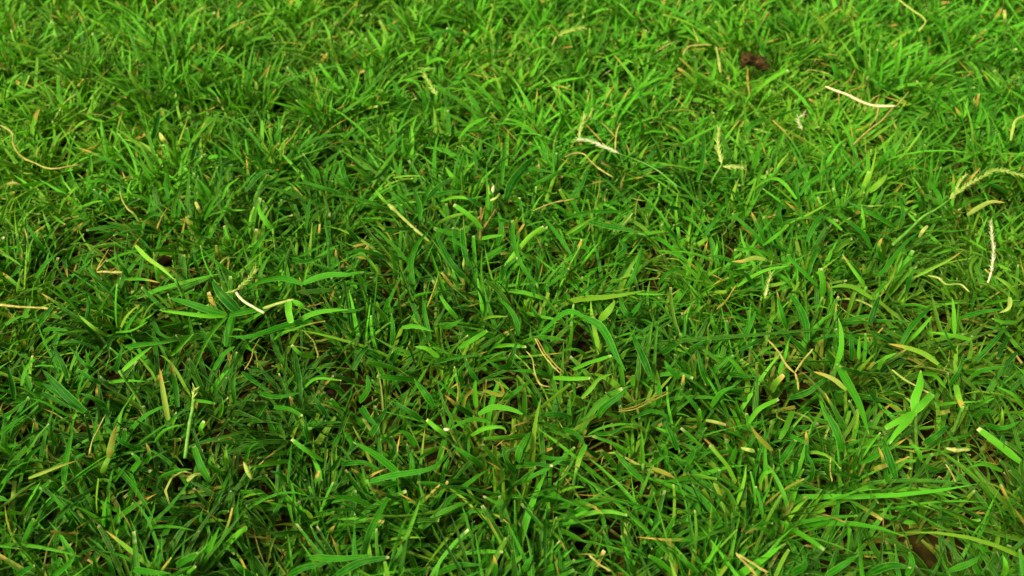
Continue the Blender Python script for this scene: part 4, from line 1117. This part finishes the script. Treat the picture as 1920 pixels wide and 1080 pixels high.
# ------------------------------------------------------------------ random grass
X0, X1, Y0, Y1 = -0.8, 0.8, 0.0, 1.2
def grow(n_shoot, x0, x1, y0, y1, rs, guided=True, dens=None):
    x = rs.uniform(x0, x1, n_shoot); y = rs.uniform(y0, y1, n_shoot)
    if guided:
        hol = field(HOLLOWS, x, y); yel = field(YPATCH, x, y)
        _px, _py, _ = project(np.stack([x, y, np.full_like(x, 0.02)], -1))
        out = (np.abs(_px - 960) > 1100) | (_py > 1230) | (_py < -130)
        p = (1 - 0.93 * hol) * (0.40 + 0.85 * vnoise(x, y, 0.035, 4)) * np.where(out, 0.55, 1.0)
        keep = rs.random(n_shoot) < p
        x, y, hol, yel = x[keep], y[keep], hol[keep], yel[keep]
    else:
        hol = np.zeros_like(x); yel = np.zeros_like(x)
    n = len(x)
    # shoots gather into tufts that fan outwards
    S = 0.042
    cr = np.random.default_rng(31).random((97, 97, 3))
    gx, gy = np.floor(x / S).astype(int), np.floor(y / S).astype(int)
    best = np.full(n, 1e9); cx = np.zeros(n); cy = np.zeros(n); tr = np.zeros(n)
    for a in (-1, 0, 1):
        for b in (-1, 0, 1):
            q = cr[(gx + a) % 97, (gy + b) % 97]
            ux, uy = (gx + a + q[:, 0]) * S, (gy + b + q[:, 1]) * S
            d2 = (ux - x) ** 2 + (uy - y) ** 2
            m_ = d2 < best
            best = np.where(m_, d2, best); cx = np.where(m_, ux, cx); cy = np.where(m_, uy, cy); tr = np.where(m_, q[:, 2], tr)
    dist = np.sqrt(best)
    out_az = np.arctan2(y - cy, x - cx)
    x = x + (cx - x) * 0.48; y = y + (cy - y) * 0.48
    hf = (0.50 + 0.55 * vnoise(x, y, 0.10, 7) + 0.60 * tr) * (1 - 0.35 * hol) * (1 - 0.25 * yel) * np.clip(1.12 - dist / S * 0.35, 0.7, 1.2)
    flow = vnoise(x, y, 0.06, 9) * 4 * math.pi
    base_r = np.clip(0.02 + 0.45 * vnoise(x, y, 0.09, 12) + 0.30 * tr + rs.normal(0, 0.12, n) + (0.34 * np.clip((y - 0.36) / 0.35, 0, 1) if guided else 0.25), 0, 1)  # far blades painted brighter, standing in for more lit tops at a grazing view
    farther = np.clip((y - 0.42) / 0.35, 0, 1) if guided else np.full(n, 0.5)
    lean_az = out_az + rs.normal(0, 0.7, n); lean = (0.10 + dist / S * 0.75 + rs.normal(0, 0.22, n)).clip(0, 1.2)
    sh = rs.uniform(0.009, 0.025, n) * hf
    sd = np.stack([np.cos(lean_az) * np.sin(lean), np.sin(lean_az) * np.sin(lean), np.cos(lean)], -1)
    B = np.stack([x, y, np.full(n, -0.002)], -1)
    res = []
    # stems as narrow folded ribbons
    K = 3
    t = np.linspace(0, 1, K)[None, :, None]
    SP = B[:, None] + sd[:, None] * sh[:, None, None] * t * 1.05
    wd = np.stack([np.sin(lean_az), -np.cos(lean_az), np.zeros(n)], -1)
    wd = np.repeat(wd[:, None], K, 1)
    SW = np.repeat(rs.uniform(0.0014, 0.0022, n)[:, None], K, 1)
    col = np.stack([np.clip(rs.normal(0.25, 0.3, n), 0, 0.9), rs.uniform(0.3, 0.9, n), rs.uniform(0.3, 1, n)], -1)
    tip = np.zeros((n, 3))
    res.append(ribbons(SP, wd, SW, np.full(n, 0.9), col, tip))
    nl = rs.integers(3, 6, n)
    az0 = rs.uniform(0, 2 * math.pi, n)
    allP = []
    for i in range(5):
        s = np.where(nl > i)[0]
        m = len(s)
        if not m: break
        frac = np.clip(1.0 - 0.2 * i + rs.normal(0, 0.05, m), 0.1, 1.0)
        P0 = B[s] + sd[s] * (sh[s] * frac)[:, None]
        az = az0[s] + i * math.pi + rs.normal(0, 0.5, m)
        az = np.arctan2(np.sin(az) + 0.9 * np.sin(lean_az[s]) * lean[s] * 1.6, np.cos(az) + 0.9 * np.cos(lean_az[s]) * lean[s] * 1.6)
        long_ = rs.random(m) < 0.10
        L = rs.gamma(8, 0.0290 / 8, m) * (1 + 0.1 * i) * (0.75 + 0.3 * hf[s]) * np.where(long_, 1.45, 1.0)
        cut = (rs.random(m) < 0.24)
        L = np.where(cut, L * 0.78, L)
        e0 = np.clip(rs.normal(1.24 - 0.13 * i, 0.28, m) - 0.25 * lean[s], 0.12, 1.5)
        droop = np.abs(rs.normal(0.52, 0.40, m))
        K = 7
        tt = np.linspace(0, 1, K)
        el = e0[:, None] - droop[:, None] * tt[None] ** 1.3
        azk = az[:, None] + rs.normal(0, 0.28, m)[:, None] * tt[None] + rs.normal(0, 0.15, m)[:, None] * np.sin(tt * 5)[None]
        d = np.stack([np.cos(azk) * np.cos(el), np.sin(azk) * np.cos(el), np.sin(el)], -1)
        step = (L / (K - 1))[:, None, None] * d
        P = P0[:, None] + np.concatenate([np.zeros((m, 1, 3)), np.cumsum(step[:, :-1], 1)], 1)
        zmin = 0.0015
        P[..., 2] = np.where(P[..., 2] < zmin, zmin + 0.2 * (P[..., 2] - zmin), P[..., 2])
        P[..., 2] = np.maximum(P[..., 2], 0.0005)
        ztop = P[..., 2].max(1)
        cap = rs.uniform(0.028, 0.042, m) * np.clip(hf[s], 0.7, 1.25)
        sc = np.where(ztop > cap, cap / ztop, 1.0)
        P[..., 2] *= sc[:, None]
        wdv = np.stack([-np.sin(azk), np.cos(azk), np.zeros_like(azk)], -1)
        T_ = nrm(np.gradient(P, axis=1)); nn = np.cross(T_, wdv)
        roll = rs.normal(0, 0.55, m)[:, None] + rs.normal(0, 0.7, m)[:, None] * tt[None]
        wdv = wdv * np.cos(roll)[..., None] + nn * np.sin(roll)[..., None]
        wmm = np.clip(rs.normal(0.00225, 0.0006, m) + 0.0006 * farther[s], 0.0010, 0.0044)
        wmm = wmm * np.where(rs.random(m) < 0.25, 0.6, 1.0)
        W = wmm[:, None] * wprofile(tt[None], cut[:, None].astype(float))
        fold = rs.uniform(0.08, 0.34, m) * np.where(rs.random(m) < 0.2, -1, 1)
        deadp = 0.002 + 0.014 * (i >= 3) + 0.05 * hol[s] + 0.03 * yel[s]
        dead = (rs.random(m) < deadp)
        W = W * np.where(dead, 0.65, 1.0)[:, None]
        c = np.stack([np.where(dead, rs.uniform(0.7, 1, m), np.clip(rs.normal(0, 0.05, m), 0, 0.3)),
                      np.clip(np.where(rs.random(m) < 0.10, rs.uniform(0.2, 0.7, m), 0.04) + 0.85 * yel[s] * rs.random(m) + 0.12 * farther[s] * rs.random(m), 0, 1),  # yellow patches, plus a yellow tint painted on far blades to look more lit
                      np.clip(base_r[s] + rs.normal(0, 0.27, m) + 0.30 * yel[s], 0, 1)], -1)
        tp = np.stack([cut * rs.uniform(0.5, 1, m) + (~cut) * (rs.random(m) < 0.2) * 0.6, (rs.random(m) < 0.07).astype(float),
                       np.where(rs.random(m) < 0.12, rs.uniform(0.2, 0.8, m), 0.0)], -1)
        keep = np.ones(m, bool)
        if guided:
            # keep random blades from growing over the traced ones
            Pm = (P[:, :-1] + P[:, 1:]) / 2
            for Q_ in (P, Pm):
                px, py, dz = project(Q_)
                ix = (px / 3).astype(int); iy = (py / 3).astype(int)
                inside = (ix >= 0) & (ix < MASK_W) & (iy >= 0) & (iy < MASK_H)
                ixc = ix.clip(0, MASK_W - 1); iyc = iy.clip(0, MASK_H - 1)
                hit = inside & (occ[iyc, ixc] > dz + 0.0005) & (occp[iyc, ixc] > rs.random(m)[:, None])
                keep &= ~hit.any(1)
        res.append(ribbons(P[keep], wdv[keep], W[keep], fold[keep], c[keep], tp[keep]))
    return res

# traced leaves that belong to the lawn itself
traced = []
rsg = np.random.default_rng(77)
for line in GUIDE.strip().splitlines():
    f = line.split()
    reg, ch, w = f[0], f[1], float(f[2])
    if reg in 'GH': w *= 0.9
    blunt = 1.0 if ch.isupper() else (0.5 if rsg.random() < 0.2 else 0.0)
    z1 = rsg.uniform(0.035, 0.042)
    arr, P = leaf_arrays(reg, ' '.join(f[3:]), w, ccol(ch, rsg), z1 - rsg.uniform(0.006, 0.018), z1, 9, None, min(1, blunt), rsg, 0.003)
    traced.append(arr)
    stamp(P, w / REG[reg][2] * 0.8, 0.95)

parts = traced + grow(46000, X0, X1, Y0, Y1, np.random.default_rng(21))
V, Q, A = join_parts(parts)
me = mesh_from('grass', V, Q, M_GRASS, A)
grass = bpy.data.objects.new('grass', me); COL.objects.link(grass)
tag(grass, 'dense short mown green lawn grass filling the whole view', 'grass', kind='stuff')
print('grass quads', len(Q))

# ------------------------------------------------------------------ thatch litter under the grass
def litter(n, x0, x1, y0, y1, rs):
    x = rs.uniform(x0, x1, n); y = rs.uniform(y0, y1, n)
    hol = field(HOLLOWS, x, y)
    K = 4
    az = rs.uniform(0, 2 * math.pi, n); L = rs.uniform(0.006, 0.028, n)
    tt = np.linspace(-0.5, 0.5, K)
    azk = az[:, None] + rs.normal(0, 0.5, n)[:, None] * tt[None]
    d = np.stack([np.cos(azk), np.sin(azk), np.repeat(rs.normal(0, 0.22, n)[:, None], K, 1)], -1)
    P = np.stack([x, y, rs.uniform(0.002, 0.010, n)], -1)[:, None] + d * (L[:, None] * tt[None])[..., None]
    P[..., 2] = np.maximum(P[..., 2], 0.001)
    wd = np.stack([-np.sin(azk), np.cos(azk), np.repeat(rs.normal(0, 0.4, n)[:, None], K, 1)], -1)
    W = np.repeat(rs.uniform(0.0006, 0.0024, n)[:, None], K, 1)
    c = np.stack([rs.uniform(0.75, 1, n), rs.uniform(0, .6, n), np.clip(0.8 * rs.beta(0.9, 2.6, n) + 0.25 * hol * rs.random(n), 0, 1)], -1)
    return [ribbons(P, wd, W, rs.uniform(-0.5, 0.5, n), c, np.zeros((n, 3)))]
def high_litter(n, rs):
    x = rs.uniform(X0, X1, n); y = rs.uniform(Y0, Y1, n)
    w_ = field(YPATCH, x, y) + 0.28 * field(HOLLOWS, x, y)
    k_ = rs.random(n) < w_ ** 1.5
    x, y = x[k_], y[k_]; n = len(x); K = 5
    az = rs.uniform(0, 2 * math.pi, n); L = rs.uniform(0.008, 0.030, n); tt = np.linspace(-0.5, 0.5, K)
    azk = az[:, None] + rs.normal(0, 0.9, n)[:, None] * tt[None]
    d = np.stack([np.cos(azk), np.sin(azk), np.repeat(rs.normal(0.1, 0.4, n)[:, None], K, 1)], -1)
    P = np.stack([x, y, rs.uniform(0.008, 0.024, n)], -1)[:, None] + d * (L[:, None] * tt[None])[..., None]
    P[..., 2] = np.maximum(P[..., 2], 0.001)
    wd = np.stack([-np.sin(azk), np.cos(azk), np.repeat(rs.normal(0, 0.6, n)[:, None], K, 1)], -1)
    W = rs.uniform(0.0005, 0.0017, n)[:, None] * np.array([0.5, 1, 1, 0.8, 0.3])[None]
    c = np.stack([rs.uniform(0.5, 1, n), rs.uniform(0.5, 1, n), rs.uniform(0.4, 1, n)], -1)
    return [ribbons(P, wd, W, rs.uniform(-0.5, 0.5, n), c, np.zeros((n, 3)))]
V, Q, A = join_parts(litter(26000, X0, X1, Y0, Y1, np.random.default_rng(5)) + high_litter(26000, np.random.default_rng(6)))
th = bpy.data.objects.new('thatch', mesh_from('thatch', V, Q, M_GRASS, A)); COL.objects.link(th)
tag(th, 'brown and tan dead thatch scraps lying on the soil under the grass', 'thatch', kind='stuff')

# ------------------------------------------------------------------ the lawn further out: one patch repeated by geometry nodes
def outer_lawn():
    rs = np.random.default_rng(9)
    V, Q, A = join_parts(grow(2300, -0.2, 0.2, -0.2, 0.2, rs, guided=False))
    me = mesh_from('surrounding_grass', V, Q, M_GRASS, A)
    o = bpy.data.objects.new('surrounding_grass', me); COL.objects.link(o)
    ng = bpy.data.node_groups.new('repeat_patch', 'GeometryNodeTree')
    ng.interface.new_socket('Geometry', in_out='INPUT', socket_type='NodeSocketGeometry')
    ng.interface.new_socket('Geometry', in_out='OUTPUT', socket_type='NodeSocketGeometry')
    nd, lk = ng.nodes, ng.links
    gi = nd.new('NodeGroupInput'); go = nd.new('NodeGroupOutput')
    grid = nd.new('GeometryNodeMeshGrid')
    # cell centres: x = -3.8..3.8 step .4 ; y = -3.0+... step .4, offset so that cells tile round the main lawn rectangle
    grid.inputs['Size X'].default_value = 7.6; grid.inputs['Size Y'].default_value = 7.6
    grid.inputs['Vertices X'].default_value = 20; grid.inputs['Vertices Y'].default_value = 20
    tr = nd.new('GeometryNodeTransform'); tr.inputs['Translation'].default_value = (0.0, 0.6 + 0.2 - 0.2, 0)
    lk.new(grid.outputs[0], tr.inputs[0])
    # grid x: -3.8, -3.4 ... -0.2, 0.2 ... ; y the same + 0.6: ... -0.4+0.2 = -0.2, 0.2(ok), 0.6, 1.0, 1.4
    pos = nd.new('GeometryNodeInputPosition'); sp = nd.new('ShaderNodeSeparateXYZ'); lk.new(pos.outputs[0], sp.inputs[0])
    def inr(sock, c, r):
        m1 = nd.new('ShaderNodeMath'); m1.operation = 'SUBTRACT'; lk.new(sock, m1.inputs[0]); m1.inputs[1].default_value = c
        m2 = nd.new('ShaderNodeMath'); m2.operation = 'ABSOLUTE'; lk.new(m1.outputs[0], m2.inputs[0])
        m3 = nd.new('ShaderNodeMath'); m3.operation = 'LESS_THAN'; lk.new(m2.outputs[0], m3.inputs[0]); m3.inputs[1].default_value = r
        return m3.outputs[0]
    a = inr(sp.outputs[0], 0.0, 0.79); b = inr(sp.outputs[1], 0.6, 0.59)
    mu = nd.new('ShaderNodeMath'); mu.operation = 'MULTIPLY'; lk.new(a, mu.inputs[0]); lk.new(b, mu.inputs[1])
    de = nd.new('GeometryNodeDeleteGeometry'); lk.new(tr.outputs[0], de.inputs[0]); lk.new(mu.outputs[0], de.inputs[1])
    iop = nd.new('GeometryNodeInstanceOnPoints'); lk.new(de.outputs[0], iop.inputs['Points']); lk.new(gi.outputs[0], iop.inputs['Instance'])
    rv = nd.new('FunctionNodeRandomValue'); rv.data_type = 'INT'; rv.inputs['Min'].default_value = 0; rv.inputs['Max'].default_value = 3
    mm = nd.new('ShaderNodeMath'); mm.operation = 'MULTIPLY'; mm.inputs[1].default_value = math.pi / 2
    for s in rv.outputs:
        if s.type == 'INT' and s.enabled: lk.new(s, mm.inputs[0])
    cx = nd.new('ShaderNodeCombineXYZ'); lk.new(mm.outputs[0], cx.inputs[2]); lk.new(cx.outputs[0], iop.inputs['Rotation'])
    lk.new(iop.outputs[0], go.inputs[0])
    md = o.modifiers.new('repeat_patch', 'NODES'); md.node_group = ng
    tag(o, 'more of the same mown lawn grass carrying on all around', 'grass', kind='stuff')
outer_lawn()
